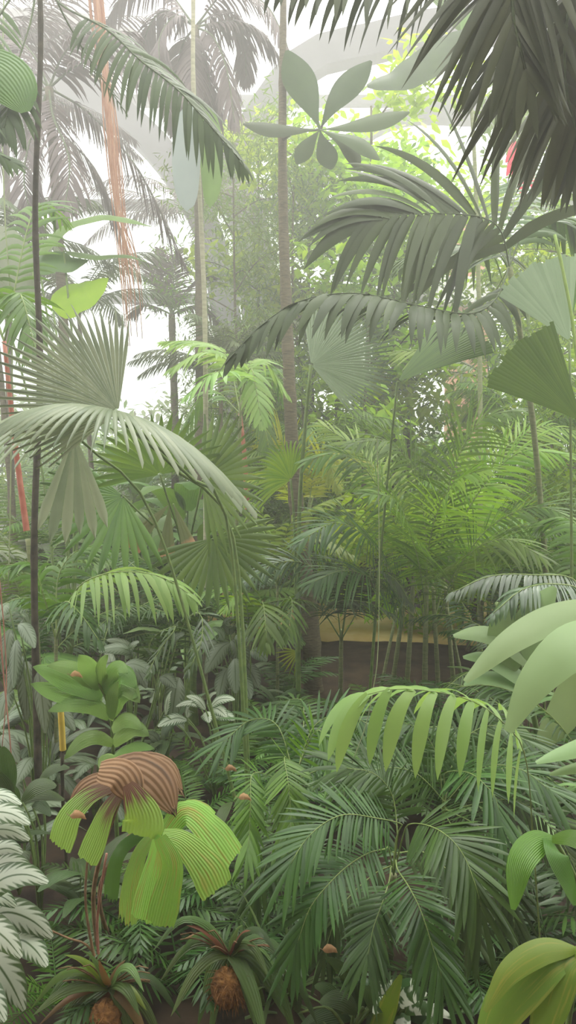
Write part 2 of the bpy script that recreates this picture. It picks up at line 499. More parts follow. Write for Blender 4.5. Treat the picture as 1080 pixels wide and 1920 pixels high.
# bed: gently uneven soil
mb = MB(); nx, ny = 60, 70
last = None
for j in range(ny + 1):
    y = -5 + 36 * j / ny
    pts = []
    for i in range(nx + 1):
        x = -16 + 32 * i / nx
        z = .05 * math.sin(x * 1.3 + y * .7) + .04 * math.sin(x * 2.9 - y * 1.7)
        z += .02 * math.sin(x * 7 + y * 5)
        if y > 8.3 and abs(x - 1.2) < 6: z -= .0
        pts.append((x, y, z - .05))
    row = mb.row(pts, [0] * (nx + 1), 0, .5)
    if last is not None: mb.bridge(last, row, nx + 1)
    last = row
struct('floor', mb, 'soil', True)

# stone path crossing behind the slender tree
mb = MB()
ps = spline([V((-1.5, 11.0, .04)), V((.3, 9.5, .05)), V((1.4, 9.0, .05)), V((3.0, 9.7, .05)), V((6.5, 11.5, .05)), V((12, 13, .05))], 60)
last = None
for i, p in enumerate(ps):
    d = (ps[min(60, i + 1)] - ps[max(0, i - 1)]).normalized(); n = V((-d.y, d.x, 0))
    w = .8 + .05 * math.sin(i * .9)
    row = mb.row([p - n * w - V((0, 0, .1)), p - n * w, p - n * .25 + V((0, 0, .015)), p + n * .25 + V((0, 0, .015)), p + n * w, p + n * w - V((0, 0, .1))], [0] * 6, 0, .5)
    if last is not None: mb.bridge(last, row, 6)
    last = row
struct('trim_1', mb, 'path', True)

# arched steel ribs of the roof
def rib(name, pts, d, h, w=.45):
    mb = MB(); beam(mb, [P(x, y, d) for x, y in pts], w, h); struct(name, mb, 'steel')
rib('trim_2', [(-420, 440), (-200, 250), (-20, 170), (110, 160), (220, 212), (320, 310), (395, 450), (430, 640), (440, 860)], 17, .62)
rib('trim_3', [(-500, 200), (-200, 80), (0, 62), (150, 70), (280, 120), (390, 230), (460, 400), (490, 600), (495, 880)], 19.5, .95)
rib('trim_4', [(420, 330), (560, 130), (700, 82), (870, 50), (1100, 60), (1400, 150), (1650, 400), (1750, 860)], 16, .62)
rib('trim_5', [(520, 420), (700, 240), (860, 215), (1010, 250), (1160, 400), (1230, 860)], 20.5, .4)
# horizontal purlins
for k, (y, z0) in enumerate([(20.6, P(0, 190, 20.6).z), (20.6, P(0, 385, 20.6).z), (20.8, P(0, 560, 20.8).z)]):
    mb = MB(); box(mb, (-13.5, y - .12, z0 - .12), (13.5, y + .12, z0 + .12)); struct('trim_%d' % (6 + k), mb, 'steel')
# beige landing wall, upper left, and the terracotta house front seen right
mb = MB(); box(mb, (P(-330, 0, 18).x, 18.0, P(0, 195, 18).z), (P(210, 0, 18).x, 18.4, P(0, 140, 18).z)); struct('wall_left', mb, 'wallb')
mb = MB(); box(mb, (P(850, 0, 18).x, 18.0, 0), (P(925, 0, 18).x, 18.5, P(0, 405, 18).z)); struct('wall_right', mb, 'brick')
mb = MB(); box(mb, (P(835, 0, 17.6).x, 17.5, P(0, 568, 17.6).z), (P(1200, 0, 17.6).x, 18.7, P(0, 520, 17.6).z)); struct('trim_9', mb, 'wallw')
# low back wall, glass above it
mb = MB(); box(mb, (-14, 21, 0), (14, 21.3, 1.4)); struct('wall_back', mb, 'wallw')
gm, nt, N_, L_ = newmat('clear_glass')
o_ = N_('ShaderNodeOutputMaterial'); tr = N_('ShaderNodeBsdfTransparent'); gl = N_('ShaderNodeBsdfGlossy')
tr.inputs[0].default_value = (.95, .97, .96, 1); gl.inputs['Roughness'].default_value = .05
mxs = N_('ShaderNodeMixShader'); mxs.inputs[0].default_value = .04
L_(tr.outputs[0], mxs.inputs[1]); L_(gl.outputs[0], mxs.inputs[2]); L_(mxs.outputs[0], o_.inputs[0])
mb = MB(); box(mb, (-14, 21.1, 1.4), (14, 21.13, 17)); struct('window_1', mb, gm)

# unseen wall and roof added behind the camera to darken the foreground
mb = MB(); box(mb, (-14, -4.4, 0), (14, -4.1, 5.2)); struct('shade_wall', mb, 'wallb')
mb = MB(); box(mb, (-14, -4.4, 5.2), (14, -.3, 5.45)); struct('shade_roof', mb, 'wallb')

# ---------------------------------------------------------------- mist filling the house
vm, nt, N_, L_ = newmat('mist')
o_ = N_('ShaderNodeOutputMaterial'); vs = N_('ShaderNodeVolumeScatter')
vs.inputs['Color'].default_value = (1.0, .99, .95, 1)
g_ = N_('ShaderNodeNewGeometry'); s_ = N_('ShaderNodeSeparateXYZ'); L_(g_.outputs['Position'], s_.inputs[0])
h_ = N_('ShaderNodeMapRange'); h_.inputs['From Min'].default_value = .7; h_.inputs['From Max'].default_value = 3.0
h_.inputs['To Min'].default_value = MIST * .12; h_.inputs['To Max'].default_value = MIST
L_(s_.outputs[2], h_.inputs['Value'])
x_ = N_('ShaderNodeMapRange'); x_.inputs['From Min'].default_value = -4; x_.inputs['From Max'].default_value = 4    # thicker towards the left
x_.inputs['To Min'].default_value = 1.5; x_.inputs['To Max'].default_value = .8
L_(s_.outputs[0], x_.inputs['Value'])
d_ = N_('ShaderNodeMath'); d_.operation = 'MULTIPLY'; L_(h_.outputs[0], d_.inputs[0]); L_(x_.outputs[0], d_.inputs[1])
L_(d_.outputs[0], vs.inputs['Density'])
scene.cycles.volume_step_rate = .4
vs.inputs['Anisotropy'].default_value = .35
L_(vs.outputs[0], o_.inputs['Volume'])
mb = MB(); box(mb, (-15.5, -4.5, -.4), (15.5, 22, 18))
mist = bpy.data.objects.new('mist', mb.mesh('mist', [vm], smooth=False)); COL.objects.link(mist)
props(mist, 'thin white mist hanging in the air of the whole glasshouse', 'mist', kind='stuff')
mist.display_type = 'WIRE'

# ---------------------------------------------------------------- bright veiled daylight through the roof
ld = bpy.data.lights.new('veiled_sun', 'SUN'); ld.energy = SUN; ld.angle = math.radians(38); ld.color = (1, .97, .88)
lo = bpy.data.objects.new('veiled_sun', ld); COL.objects.link(lo); lo.location = (2, 8, 16)
lo.rotation_euler = V((-.25, -.42, -1)).to_track_quat('-Z', 'Y').to_euler()

# ---------------------------------------------------------------- overcast sky
w = bpy.data.worlds.new('overcast_sky'); scene.world = w; w.use_nodes = True
nt = w.node_tree; nt.nodes.clear(); N_ = nt.nodes.new; L_ = nt.links.new
o_ = N_('ShaderNodeOutputWorld'); bg = N_('ShaderNodeBackground'); bg.inputs['Strength'].default_value = SKY
tc = N_('ShaderNodeTexCoord'); sx = N_('ShaderNodeSeparateXYZ'); L_(tc.outputs['Generated'], sx.inputs[0])
mr = N_('ShaderNodeMapRange'); mr.inputs['From Min'].default_value = 0; mr.inputs['From Max'].default_value = 1
mr.inputs['To Min'].default_value = .55; mr.inputs['To Max'].default_value = 1.5
L_(sx.outputs[2], mr.inputs['Value'])
noi = N_('ShaderNodeTexNoise'); noi.inputs['Scale'].default_value = 2.5; L_(tc.outputs['Generated'], noi.inputs['Vector'])
mu = N_('ShaderNodeMath'); mu.operation = 'MULTIPLY_ADD'; mu.inputs[1].default_value = .25; L_(noi.outputs[0], mu.inputs[0]); L_(mr.outputs[0], mu.inputs[2])
mc = N_('ShaderNodeVectorMath'); mc.operation = 'SCALE'; mc.inputs[0].default_value = (1.0, .99, .95)
L_(mu.outputs[0], mc.inputs['Scale']); L_(mc.outputs[0], bg.inputs['Color']); L_(bg.outputs[0], o_.inputs[0])

vs_ = scene.view_settings
vs_.view_transform = 'Standard'; vs_.look = 'None'; vs_.gamma = 1; vs_.exposure = EXPO; vs_.use_curve_mapping = False
scene.cycles.use_denoising = True
scene.cycles.max_bounces = 8; scene.cycles.diffuse_bounces = 3; scene.cycles.glossy_bounces = 2
scene.cycles.transmission_bounces = 3; scene.cycles.transparent_max_bounces = 8; scene.cycles.volume_bounces = 1
scene.cycles.sample_clamp_indirect = 6
# ================================================================ the plants seen one by one
UP = V((0, 0, 1)); CAM = V((0, -1, .15))
def PP(lst, d=None):
    """list of (px, py[, distance]) -> points"""
    return [P(q[0], q[1], q[2] if len(q) > 2 else d) for q in lst]

# ---- slender tree in the middle with its whorl of umbrella leaves
b = G(588, 6.6)
pl = Plant('slender_tree', 'tall slender ringed tree in the middle with one whorl of big leaves', 'tree', b)
tk = pl.tube('trunk', [V((b.x, b.y, -.05)), P(580, 1150, 6.55), P(562, 1010, 6.45), P(550, 880, 6.4), P(541, 680, 6.4), P(531, 400, 6.4), P(530, 150, 6.4), P(533, -150, 6.4)],
             .085, .024, 'bark', seg=12, n=90, rings=6, rf=lambda k: 1.0 if k < .22 else .86)
br = pl.tube('branch', PP([(530, 262), (555, 248), (598, 243), (604, 236)], 6.35), .012, .009, 'bark_dark')
def big_leaf(pl, pts, wpx, d, mat='palm_dark', nrm=CAM, **k):
    return pl.leaf(PP(pts, d), wpx * d / F, nrm, mat, **k)
C = (600, 243)
for pts, w_, d_, nr in (([C, (582, 195), (560, 140), (538, 94)], 66, 6.3, V((.25, -1, .1))), ([C, (622, 200), (655, 155), (696, 114)], 58, 6.4, V((-.3, -1, .3))),
                    ([C, (650, 238), (710, 226), (768, 210)], 42, 6.2, V((0, -1, .5))), ([C, (560, 244), (510, 242), (456, 232)], 36, 6.2, V((0, -1, .5))),
                    ([C, (632, 254), (672, 268), (712, 300)], 38, 6.0, V((0, -1, .6))), ([C, (584, 262), (570, 282), (556, 308)], 34, 6.0, V((0, -1, .4))),
                    ([C, (604, 262), (612, 285), (622, 318)], 40, 6.0, V((0, -1, .3))), ([C, (640, 262), (660, 285), (672, 320)], 34, 6.1, V((.2, -1, .3)))):
    big_leaf(pl, pts, w_, d_, fold=.16, nrm=nr, prof=prof_obov)

# ---- broad leaf on the right of the whorl (from a taller plant)
b = G(905, 7.2)
pl = Plant('banana_plant', 'banana plant with one long broad leaf slanting up left under the white roof arch', 'plant', b)
pl.tube('stalk', [V((b.x, b.y, 0)), P(900, 700, 7.2), P(890, 300, 7.2), P(872, 60, 7.2)], .028, .016, 'cane')
pl.leaf(PP([(872, 60), (820, 100), (750, 145), (688, 160)], 7.1), .37, V((.1, -1, .6)), 'palm_deep', fold=.15, prof=prof_ellip, und=.02)
pl.leaf(PP([(872, 60), (900, 20), (960, -20), (1030, 0)], 7.1), .36, V((.1, -1, .8)), 'broad', fold=.15, und=.02)
pl.leaf(PP([(872, 60), (850, 10), (800, -60), (740, -110)], 7.3), .36, V((.1, -1, .8)), 'broad', fold=.15, und=.02)

# ---- palm at right whose two dark fronds reach over the middle
b = G(1040, 5.6)
pl = Plant('feather_palm', 'dark feather palm reaching two wide drooping fronds over the middle from the right', 'palm', b)
pl.tube('trunk', [V((b.x, b.y, 0)), P(1025, 1100, 5.4), P(1000, 800, 5.1), P(965, 560, 4.85), P(955, 500, 4.8)], .022, .018, 'cane', n=40, rings=4)
pl.frond([P(955, 500, 4.8), P(940, 435, 4.7), P(905, 408, 4.6), P(830, 400, 4.45), P(760, 403, 4.3), P(700, 410, 4.2)], 'palm_dark', 'midrib_dark',
         n=20, L=.84, w=.090, nrm=V((.05, -1, .15)), a0=66, a1=22, droop=.85, t0=.1, fold=.2, lp=lambda u: 1 - .35 * u, sides=(1, -1), lift=.05, nseg=9, wp=lambda u: 1 - .3 * u)
pl.frond([P(955, 500, 4.8), P(930, 560, 4.6), P(880, 588, 4.4), P(780, 572, 4.2), P(670, 550, 4.0), P(570, 562, 3.9), P(495, 605, 3.85), P(440, 660, 3.8)], 'palm_dark', 'midrib_dark',
         n=34, L=.42, w=.056, nrm=V((0, -.35, 1)), a0=62, a1=20, droop=1.2, t0=.10, fold=.25, nseg=7)
pl.frond([P(955, 500, 4.8), P(900, 590, 5.0), P(840, 640, 5.1), P(790, 655, 5.2), P(740, 660, 5.3)], 'palm_light', 'midrib',
         n=16, L=.27, w=.026, nrm=V((0, -.6, .8)), a0=75, a1=30, droop=.5, t0=.3, fold=.25)
pl.frond([P(955, 500, 4.8), P(985, 430, 4.9), P(1040, 400, 5.0), P(1110, 440, 5.1)], 'palm_deep', 'midrib_dark', n=22, L=.4, w=.04, a0=65, a1=25, droop=1.1)
pl.frond([P(955, 500, 4.8), P(960, 400, 5.2), P(975, 330, 5.6), P(1000, 300, 6.0)], 'palm_deep', 'midrib_dark', n=20, L=.4, w=.04, a0=65, a1=25, droop=1.0)
pl.frond([P(955, 500, 4.8), P(930, 470, 5.2), P(840, 460, 5.6), P(740, 490, 6.0)], 'palm_deep', 'midrib_dark', n=24, L=.45, w=.045, a0=65, a1=25, droop=1.3)

# ---- palm just overhead on the right, only its hanging fronds in view
b = V((1.75, 2.3, 0))
pl = Plant('overhead_palm', 'large palm outside the right edge, its near fronds hanging into the top right corner', 'palm', b)
top = V((1.5, 2.25, 4.1))
pl.tube('trunk', [b, V((1.68, 2.3, 2)), top], .08, .06, 'bark', n=40, rings=4)
ok = dict(rr=.012, nseg=7, fold=.2, t0=.15)
pl.frond([top, P(1200, -460, 2.2), P(1060, -330, 2.1), P(985, -160, 2.05), P(960, 0, 2.05), P(985, 130, 2.05)], 'palm_veiled', 'midrib_dark',
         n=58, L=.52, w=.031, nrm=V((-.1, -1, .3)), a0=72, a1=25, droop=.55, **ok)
pl.frond([top, P(1240, -340, 2.4), P(1130, -180, 2.35), P(1070, 0, 2.3), P(1060, 150, 2.3), P(1085, 260, 2.3)], 'palm_veiled', 'midrib_dark',
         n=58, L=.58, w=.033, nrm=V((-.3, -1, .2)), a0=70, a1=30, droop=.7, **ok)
pl.frond([top, P(1200, -300, 2.8), P(1000, -190, 2.8), P(820, -95, 2.8), P(660, -50, 2.8), P(520, -40, 2.8)], 'palm_veiled', 'midrib_dark',
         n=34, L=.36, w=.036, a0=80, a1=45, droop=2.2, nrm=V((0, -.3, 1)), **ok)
pl.frond([top, P(1260, -150, 3.0), P(1160, 20, 3.1), P(1100, 170, 3.2), P(1085, 300, 3.3)], 'palm_veiled', 'midrib_dark',
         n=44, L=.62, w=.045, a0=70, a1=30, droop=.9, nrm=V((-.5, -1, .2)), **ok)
# ---- palm with its thin stem up the left edge
b = G(62, 3.6)
pl = Plant('slim_palm', 'slim palm with a thin dark stem up the left edge and one long arching frond', 'palm', b)
pl.tube('stem', [V((b.x, b.y, 0)), P(64, 1050, 3.6), P(75, 700, 3.6), P(66, 400, 3.6), P(76, 100, 3.6), P(73, -80, 3.6)], .019, .012, 'bark_dark', n=60, rings=7)
pl.frond([P(73, -80, 3.6), P(105, 0, 3.5), P(200, 55, 3.3), P(262, 112, 3.2), P(330, 165, 3.1), P(385, 225, 3.05), P(450, 300, 3.0)], 'palm_dark', 'midrib_dark',
         n=34, L=.30, w=.026, nrm=V((-.1, -.5, .8)), a0=75, a1=22, droop=1.3, t0=.34, fold=.22)
pl.frond([P(73, -80, 3.6), P(60, 30, 3.5), P(30, 130, 3.4), P(8, 240, 3.3)], 'palm_dark', 'midrib_dark', n=14, L=.25, w=.03, droop=1.2, t0=.7)
pl.frond([P(73, -80, 3.6), P(-20, 60, 3.4), P(-60, 160, 3.3), P(-40, 260, 3.2), P(20, 300, 3.2)], 'palm_deep', 'midrib_dark', n=26, L=.24, w=.024, nrm=V((.2, -1, .5)), droop=.6, t0=.3)
pl.frond([P(73, -80, 3.6), P(120, 30, 3.7), P(180, 130, 3.8), P(235, 210, 3.9)], 'palm_dark', 'midrib_dark', n=12, L=.08, w=.008, droop=.6, t0=.5)
pl.leaf(PP([(-60, 120), (-10, 130), (25, 165), (48, 210)], 3.3), .26, V((.3, -1, .3)), 'broad', fold=.1)

# ---- hanging aerial roots
top = P(175, -160, 6.2)
pl = Plant('aerial_roots', 'orange brown strands of aerial root hanging down the upper left', 'root', top)
rg = random.Random(3)
for i in range(20):
    ox = rg.gauss(0, 8); x1 = rg.gauss(0, 7); x2 = rg.gauss(0, 10); dd = 6.2 + rg.uniform(-.2, .2)
    pl.tube('root', [P(172 + ox, -160, dd), P(190 + ox, 60, dd), P(205 + x1, 210, dd), P(222 + x1, 380, dd), P(238 + x2, 480, dd), P(250 + x2, 560 + rg.uniform(-60, 90), dd)],
            rg.uniform(.004, .011), .003, 'root', seg=5, n=24)

# ---- pale hanging paddle leaf
b = G(382, 6.2)
pl = Plant('paddle_leaf_plant', 'thin pale stemmed plant with a big half grey half green leaf hanging down at top', 'plant', b)
pl.tube('stalk', [V((b.x, b.y, 0)), P(386, 900, 6.2), P(384, 600, 6.2), P(376, 400, 6.2), P(368, 250, 6.2), P(362, 130, 6.2), P(364, -150, 6.2)], .022, .016, 'bark_pale', n=60, rings=6, seg=8)
mbl = MB(); leaf_along(mbl, PP([(362, 195), (352, 250), (349, 320), (352, 398)], 5.9), .22, V((.15, -1, .1)), fold=.08, prof=prof_paddle, und=.01, jag=.03)
pl.part('leaf', mbl, 'bluegrey', label='blue grey underside of a hanging leaf')
mbl = MB(); leaf_along(mbl, PP([(362, 195), (388, 240), (396, 320), (394, 390)], 5.95), .20, V((-.35, -1, .1)), fold=.15, prof=prof_paddle)
pl.part('leaf', mbl, 'fan_green', label='green hanging leaf')

# ---- big-leaved climbers on the left
b = G(120, 5.6)
pl = Plant('elephant_ear', 'elephant ear plant on the left with one glowing lime leaf among dull green ones', 'plant', b)
for pts, w_, m_, nr in (([(70, 480), (120, 425), (200, 405), (285, 425)], .22, 'broad', V((0, -.6, 1))),
                    ([(100, 585), (130, 560), (165, 548), (203, 522)], .30, 'broad_lime', V((.2, -.9, .6))),
                    ([(60, 500), (105, 488), (130, 495), (165, 488)], .20, 'fan_green', V((.1, -1, .5))),
                    ([(-40, 430), (0, 470), (30, 540), (40, 600)], .42, 'fan', V((.3, -1, .3))),
                    ([(120, 470), (180, 480), (230, 478), (275, 490)], .16, 'broad', V((0, -.5, 1)))):
    q = PP(pts, 5.5)
    pl.leaf(q, w_, nr, m_, prof=prof_ovate, fold=.15, und=.015)
    pl.tube('petiole', [V((b.x, b.y, 0)), q[0].lerp(b, .5) + V((.1, 0, .3)), q[0]], .012, .007, 'petiole')

# ---- grey-green fan palm, left
b = G(470, 3.6)
pl = Plant('fan_palm', 'grey green fan palm on the left with a wide upright leaf and a drooping one', 'palm', b)
H = P(222, 772, 3.0)
mb = MB(); fan(mb, H, V((-.86, .12, .46)), V((-.3, -1, .3)), .60, spread=136, n=34, fused=.62, droop=.10, pleat=.28, lenf=lambda t: 1 - .35 * abs(t + .1) / 1.1)
lf = pl.part('leaf_blade', mb, 'fan')
pl.tube('petiole', [V((b.x, b.y, 0)), P(430, 1000, 3.6), P(350, 890, 3.3), H], .010, .007, 'petiole')
H2 = P(214, 778, 2.95)
mb = MB(); fan(mb, H2, V((-.05, -1, .16)), V((.2, .1, 1)), .55, spread=240, n=50, fused=.5, droop=.52, pleat=.25, lenf=lambda t: 1 - .12 * abs(math.cos(t)), dstart=.25)
pl.part('leaf_blade', mb, 'fan', label='drooping leaf seen edge on')
pl.tube('petiole', [V((b.x, b.y, 0)), P(440, 1020, 3.7), P(330, 880, 3.35), H2], .010, .007, 'petiole')
# long grey leaves under it
H3 = P(140, 815, 3.2)
mb = MB(); fan(mb, H3, V((.02, -.2, -1)), V((.1, -1, .2)), .42, spread=50, n=6, fused=.82, droop=.1, pleat=.1)
pl.part('leaf_blade', mb, 'fan', label='folded leaf hanging straight down')
pl.tube('petiole', [V((b.x, b.y, 0)), P(300, 1000, 3.6), P(180, 850, 3.3), H3], .009, .006, 'petiole')

# ---- pale fan, centre
b = G(560, 5.4)
pl = Plant('fan_palm', 'pale fan palm behind the slender trunk with one round shining leaf', 'palm', b)
H = P(583, 684, 5.2)
mb = MB(); fan(mb, H, V((.9, .1, .36)), V((-.15, -1, .22)), .60, spread=150, n=40, fused=.62, droop=.06, pleat=.3, lenf=lambda t: 1 - .14 * abs(t) + .02 * math.sin(t * 7))
pl.part('leaf_blade', mb, 'fan_pale')
pl.tube('petiole', [V((b.x, b.y, 0)), P(560, 1000, 5.4), P(572, 800, 5.3), H], .02, .011, 'petiole')
mb = MB(); fan(mb, P(545, 900, 5.3), V((-.4, -.3, .6)), V((.2, -1, .5)), .40, spread=160, n=26, fused=.45, droop=.4, pleat=.2)
pl.part('leaf_blade', mb, 'palm_bright')
pl.tube('petiole', [V((b.x, b.y, 0)), P(552, 1000, 5.4), P(545, 900, 5.3)], .014, .008, 'petiole')

# ---- round pleated leaves, right
def plate(name_label, base, specs, cat='palm', name='round_leaf_palm'):
    pl = Plant(name, name_label, cat, base)
    for H, ax, nr, R, sp, mat, dr in specs:
        mb = MB(); fan(mb, H, ax, nr, R, spread=sp, n=22, fused=1, droop=dr, pleat=.06, trunc=True, jag=.03, nseg=7)
        pl.part('leaf_blade', mb, mat)
        pl.tube('petiole', [V(base), V(base).lerp(H, .5) + V((0, 0, .15)), H], .012, .007, 'petiole')
    return pl
plate('palm with a broad undivided pleated leaf on a long thin dark stalk right of centre', G(690, 5.3),
      [(P(745, 716, 4.6), V((.66, .15, .50)), V((-.45, -1, .8)), .60, 50, 'plate', .06)])
pl = plate('palm with large pleated leaves crowding the right edge at eye level', G(1085, 4.6),
      [(P(1068, 640, 4.4), V((-.45, .1, 1)), V((-.35, -1, .1)), .50, 58, 'fan_pale', .03),
       (P(1090, 790, 4.2), V((-.8, -.1, .85)), V((-.5, -1, .6)), .58, 52, 'plate', .05),
       (P(1100, 500, 5.2), V((-.6, .1, -.6)), V((-.35, -1, .3)), .45, 60, 'plate', .05)])
pl.tube('cane', [V(G(1095, 4.3)), P(1100, 900, 4.3), P(1078, 640, 4.3), P(1058, 520, 4.3), P(1040, 440, 4.3)], .012, .009, 'stem_green', n=50, rings=6)

# ---- sealing-wax palms
def wax_palm(label, d, stem, shaft, fr, r=.02):
    b = G(stem[0][0], d)
    pl = Plant('sealing_wax_palm', label, 'palm', b, None)
    pl.tube('stem', [V((b.x, b.y, 0))] + PP(stem, d), r, r * .9, 'cane', n=50, rings=5)
    pl.tube('crownshaft', PP(shaft, d), r * 1.25, r * .8, 'crownshaft', n=12)
    top = P(shaft[-1][0], shaft[-1][1], d)
    for i, (dx, dy, dd) in enumerate(fr):
        e = P(shaft[-1][0] + dx, shaft[-1][1] + dy, d + dd)
        m_ = top.lerp(e, .5) + V((0, 0, .28 + .1 * (i % 2)))
        pl.frond([top, m_, e], 'palm', n=22, L=.28, w=.026, droop=1.0, a0=65, a1=25, t0=.2)
    return pl
wax_palm('red shafted palm at the left edge, scarlet just below eye level', 4.2, [(70, 1200), (52, 1010)], [(50, 995), (28, 830), (8, 640)],
         [(-120, -160, .2), (110, -230, .5), (60, 20, -.4), (-90, 60, .3)], .015)
wax_palm('smaller red shafted palm left of the slender trunk', 6.8, [(462, 1100), (464, 960)], [(464, 955), (458, 850), (450, 775)],
         [(-110, 30, .2), (100, -10, .3), (-40, -90, .6), (60, 90, -.4)], .02)

# ---- hazy grey palms, upper left
def hazy(label, d, trunk, crown, fr, mat='palm_hazed', L=.5, w=.03, n=40, **kw):
    b = G(trunk, d)
    pl = Plant('feather_palm', label, 'palm', b)
    top = P(crown[0], crown[1], d)
    pl.tube('trunk', [V((b.x, b.y, 0)), V((b.x, b.y, 0)).lerp(top, .5) + V((.05, 0, 0)), top], .06, .045, 'bark', n=50, rings=4)
    for f in fr:
        k = dict(n=n, L=L, w=w, droop=1.1, a0=70, a1=25, t0=.12, fold=.2, nseg=4); k.update(kw)
        dz = f[0]
        pl.frond([top] + [P(x_, y_, d + dz * (i + 1) / len(f[1:])) for i, (x_, y_) in enumerate(f[1:])], mat, 'midrib_dark', rr=.014, **k)
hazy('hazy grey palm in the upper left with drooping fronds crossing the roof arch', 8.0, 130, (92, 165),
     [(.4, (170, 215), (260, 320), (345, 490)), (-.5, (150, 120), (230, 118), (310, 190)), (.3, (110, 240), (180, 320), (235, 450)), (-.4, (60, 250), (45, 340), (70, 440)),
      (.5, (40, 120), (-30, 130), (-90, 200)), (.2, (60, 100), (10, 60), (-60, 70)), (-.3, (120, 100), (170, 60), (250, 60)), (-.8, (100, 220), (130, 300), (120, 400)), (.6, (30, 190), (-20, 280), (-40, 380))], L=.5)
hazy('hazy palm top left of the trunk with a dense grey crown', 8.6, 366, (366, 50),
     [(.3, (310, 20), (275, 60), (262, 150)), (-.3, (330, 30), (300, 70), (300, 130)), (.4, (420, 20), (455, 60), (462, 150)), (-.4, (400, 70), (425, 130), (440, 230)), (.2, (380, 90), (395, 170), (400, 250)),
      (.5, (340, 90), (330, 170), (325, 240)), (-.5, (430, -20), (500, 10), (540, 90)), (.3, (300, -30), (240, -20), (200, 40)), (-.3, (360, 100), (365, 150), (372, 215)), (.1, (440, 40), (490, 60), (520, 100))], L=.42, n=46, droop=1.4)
hazy('small spiky hazy grey palm far behind the hanging roots at eye height', 10.5, 320, (322, 590),
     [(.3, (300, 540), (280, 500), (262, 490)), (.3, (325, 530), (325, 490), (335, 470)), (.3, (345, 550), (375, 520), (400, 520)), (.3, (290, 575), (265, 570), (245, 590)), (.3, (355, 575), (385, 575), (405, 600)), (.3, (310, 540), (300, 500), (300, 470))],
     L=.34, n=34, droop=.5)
# ---- dark fan palm with brown tipped leaves
b = G(345, 4.9)
pl = Plant('fan_palm', 'dark fan palm left of centre, its hanging blades ending in pale brown tips', 'palm', b)
for i, (x0, y0, ax, R_, sp, nn, m_) in enumerate(((318, 945, V((-.75, -.2, -.75)), .34, 24, 4, 'wither_tip'), (318, 945, V((-.05, -.2, -1)), .30, 22, 3, 'wither_tip'), (325, 945, V((.35, -.2, -.8)), .27, 20, 3, 'wither_tip'),
                                                 (400, 1010, V((.3, -.3, -.8)), .42, 200, 22, 'fan_green'), (230, 930, V((-.5, -.4, -.4)), .46, 170, 18, 'fan_green'), (380, 900, V((.5, -.3, .1)), .44, 180, 22, 'fan_green'), (300, 890, V((-.1, -.4, .8)), .4, 180, 22, 'fan_green'))):
    H = P(x0, y0, 4.6 - .05 * i)
    mb = MB(); fan(mb, H, ax, V((.1, -1, .25)), R_, spread=sp, n=nn, fused=1 if i < 3 else .6, droop=.1, pleat=.12, trunc=i < 3, jag=.04)
    pl.part('leaf_blade', mb, m_)
    pl.tube('petiole', [V((b.x, b.y, 0)), P(350, 1080, 4.8), H], .009, .006, 'petiole')
# ---- cluster palm filling the middle right
def cluster(label, base, stems, fr, mat='palm', rib='midrib', name='cluster_palm', **kw):
    pl = Plant(name, label, 'palm', base)
    b = V(base)
    for (dx, px, py, d, r) in stems:
        pl.tube('cane', [b + V((dx, 0, 0)), P(px, py, d)], r, r * .7, 'cane', n=20, rings=3)
    for f in fr:
        m_ = f.get('mat', mat); k = dict(n=30, L=.34, w=.022, droop=.7, a0=68, a1=24, t0=.25, fold=.22); k.update(kw); k.update({a: c for a, c in f.items() if a not in ('pts', 'mat')})
        pl.frond(PP(f['pts']), m_, rib, **k)
    return pl
b = G(800, 6.0)
fr = []
for pts, mt in (
    ([(800, 1180, 6), (760, 1030, 5.8), (700, 900, 5.5), (640, 850, 5.3), (585, 860, 5.2)], 'palm'),
    ([(800, 1180, 6), (800, 1020, 5.8), (780, 900, 5.5), (735, 830, 5.3), (670, 830, 5.1)], 'palm'),
    ([(810, 1180, 6), (830, 1000, 5.8), (850, 880, 5.6), (900, 790, 5.4), (960, 770, 5.2)], 'palm'),
    ([(810, 1180, 6), (850, 1020, 5.8), (900, 920, 5.6), (970, 850, 5.4), (1050, 850, 5.2)], 'palm_bright'),
    ([(815, 1180, 6), (870, 1050, 5.7), (930, 980, 5.4), (1010, 950, 5.2), (1090, 980, 5.0)], 'palm'),
    ([(800, 1180, 6), (790, 1080, 5.6), (770, 1000, 5.0), (745, 940, 4.7), (700, 925, 4.5)], 'palm'),
    ([(800, 1180, 6), (740, 1080, 5.6), (690, 1010, 5.2), (630, 980, 5.0), (570, 1010, 4.8)], 'palm_deep'),
    ([(800, 1180, 6), (740, 1120, 5.6), (690, 1080, 5.2), (640, 1070, 5.0), (590, 1090, 4.8)], 'palm_deep'),
    ([(815, 1180, 6), (850, 1080, 5.4), (890, 1030, 5.0), (950, 1010, 4.8), (1010, 1040, 4.6)], 'palm'),
    ([(800, 1180, 6), (800, 1060, 5.7), (820, 960, 5.3), (860, 900, 5.0), (910, 880, 4.8)], 'palm_bright'),
    ([(800, 1180, 6), (770, 1060, 5.9), (730, 930, 6.0), (680, 850, 6.2), (610, 800, 6.3)], 'palm_bright'),
    ([(810, 1180, 6), (860, 1000, 6.2), (930, 860, 6.4), (1010, 800, 6.6), (1080, 810, 6.7)], 'palm_bright')):
    fr.append(dict(pts=pts, mat=mt, n=38, nrm=V((0, -.7, .7))))
cluster('large bright green cluster palm filling the middle right with many feathery fronds', b,
        [(-.28, 760, 1110, 5.9, .02), (-.15, 775, 1090, 5.8, .022), (0, 800, 1080, 5.9, .024), (.12, 812, 1100, 5.9, .02), (.25, 835, 1100, 5.9, .02), (.35, 838, 1140, 5.8, .016), (-.38, 745, 1140, 6.1, .015)],
        fr, L=.42, w=.023, droop=.6)

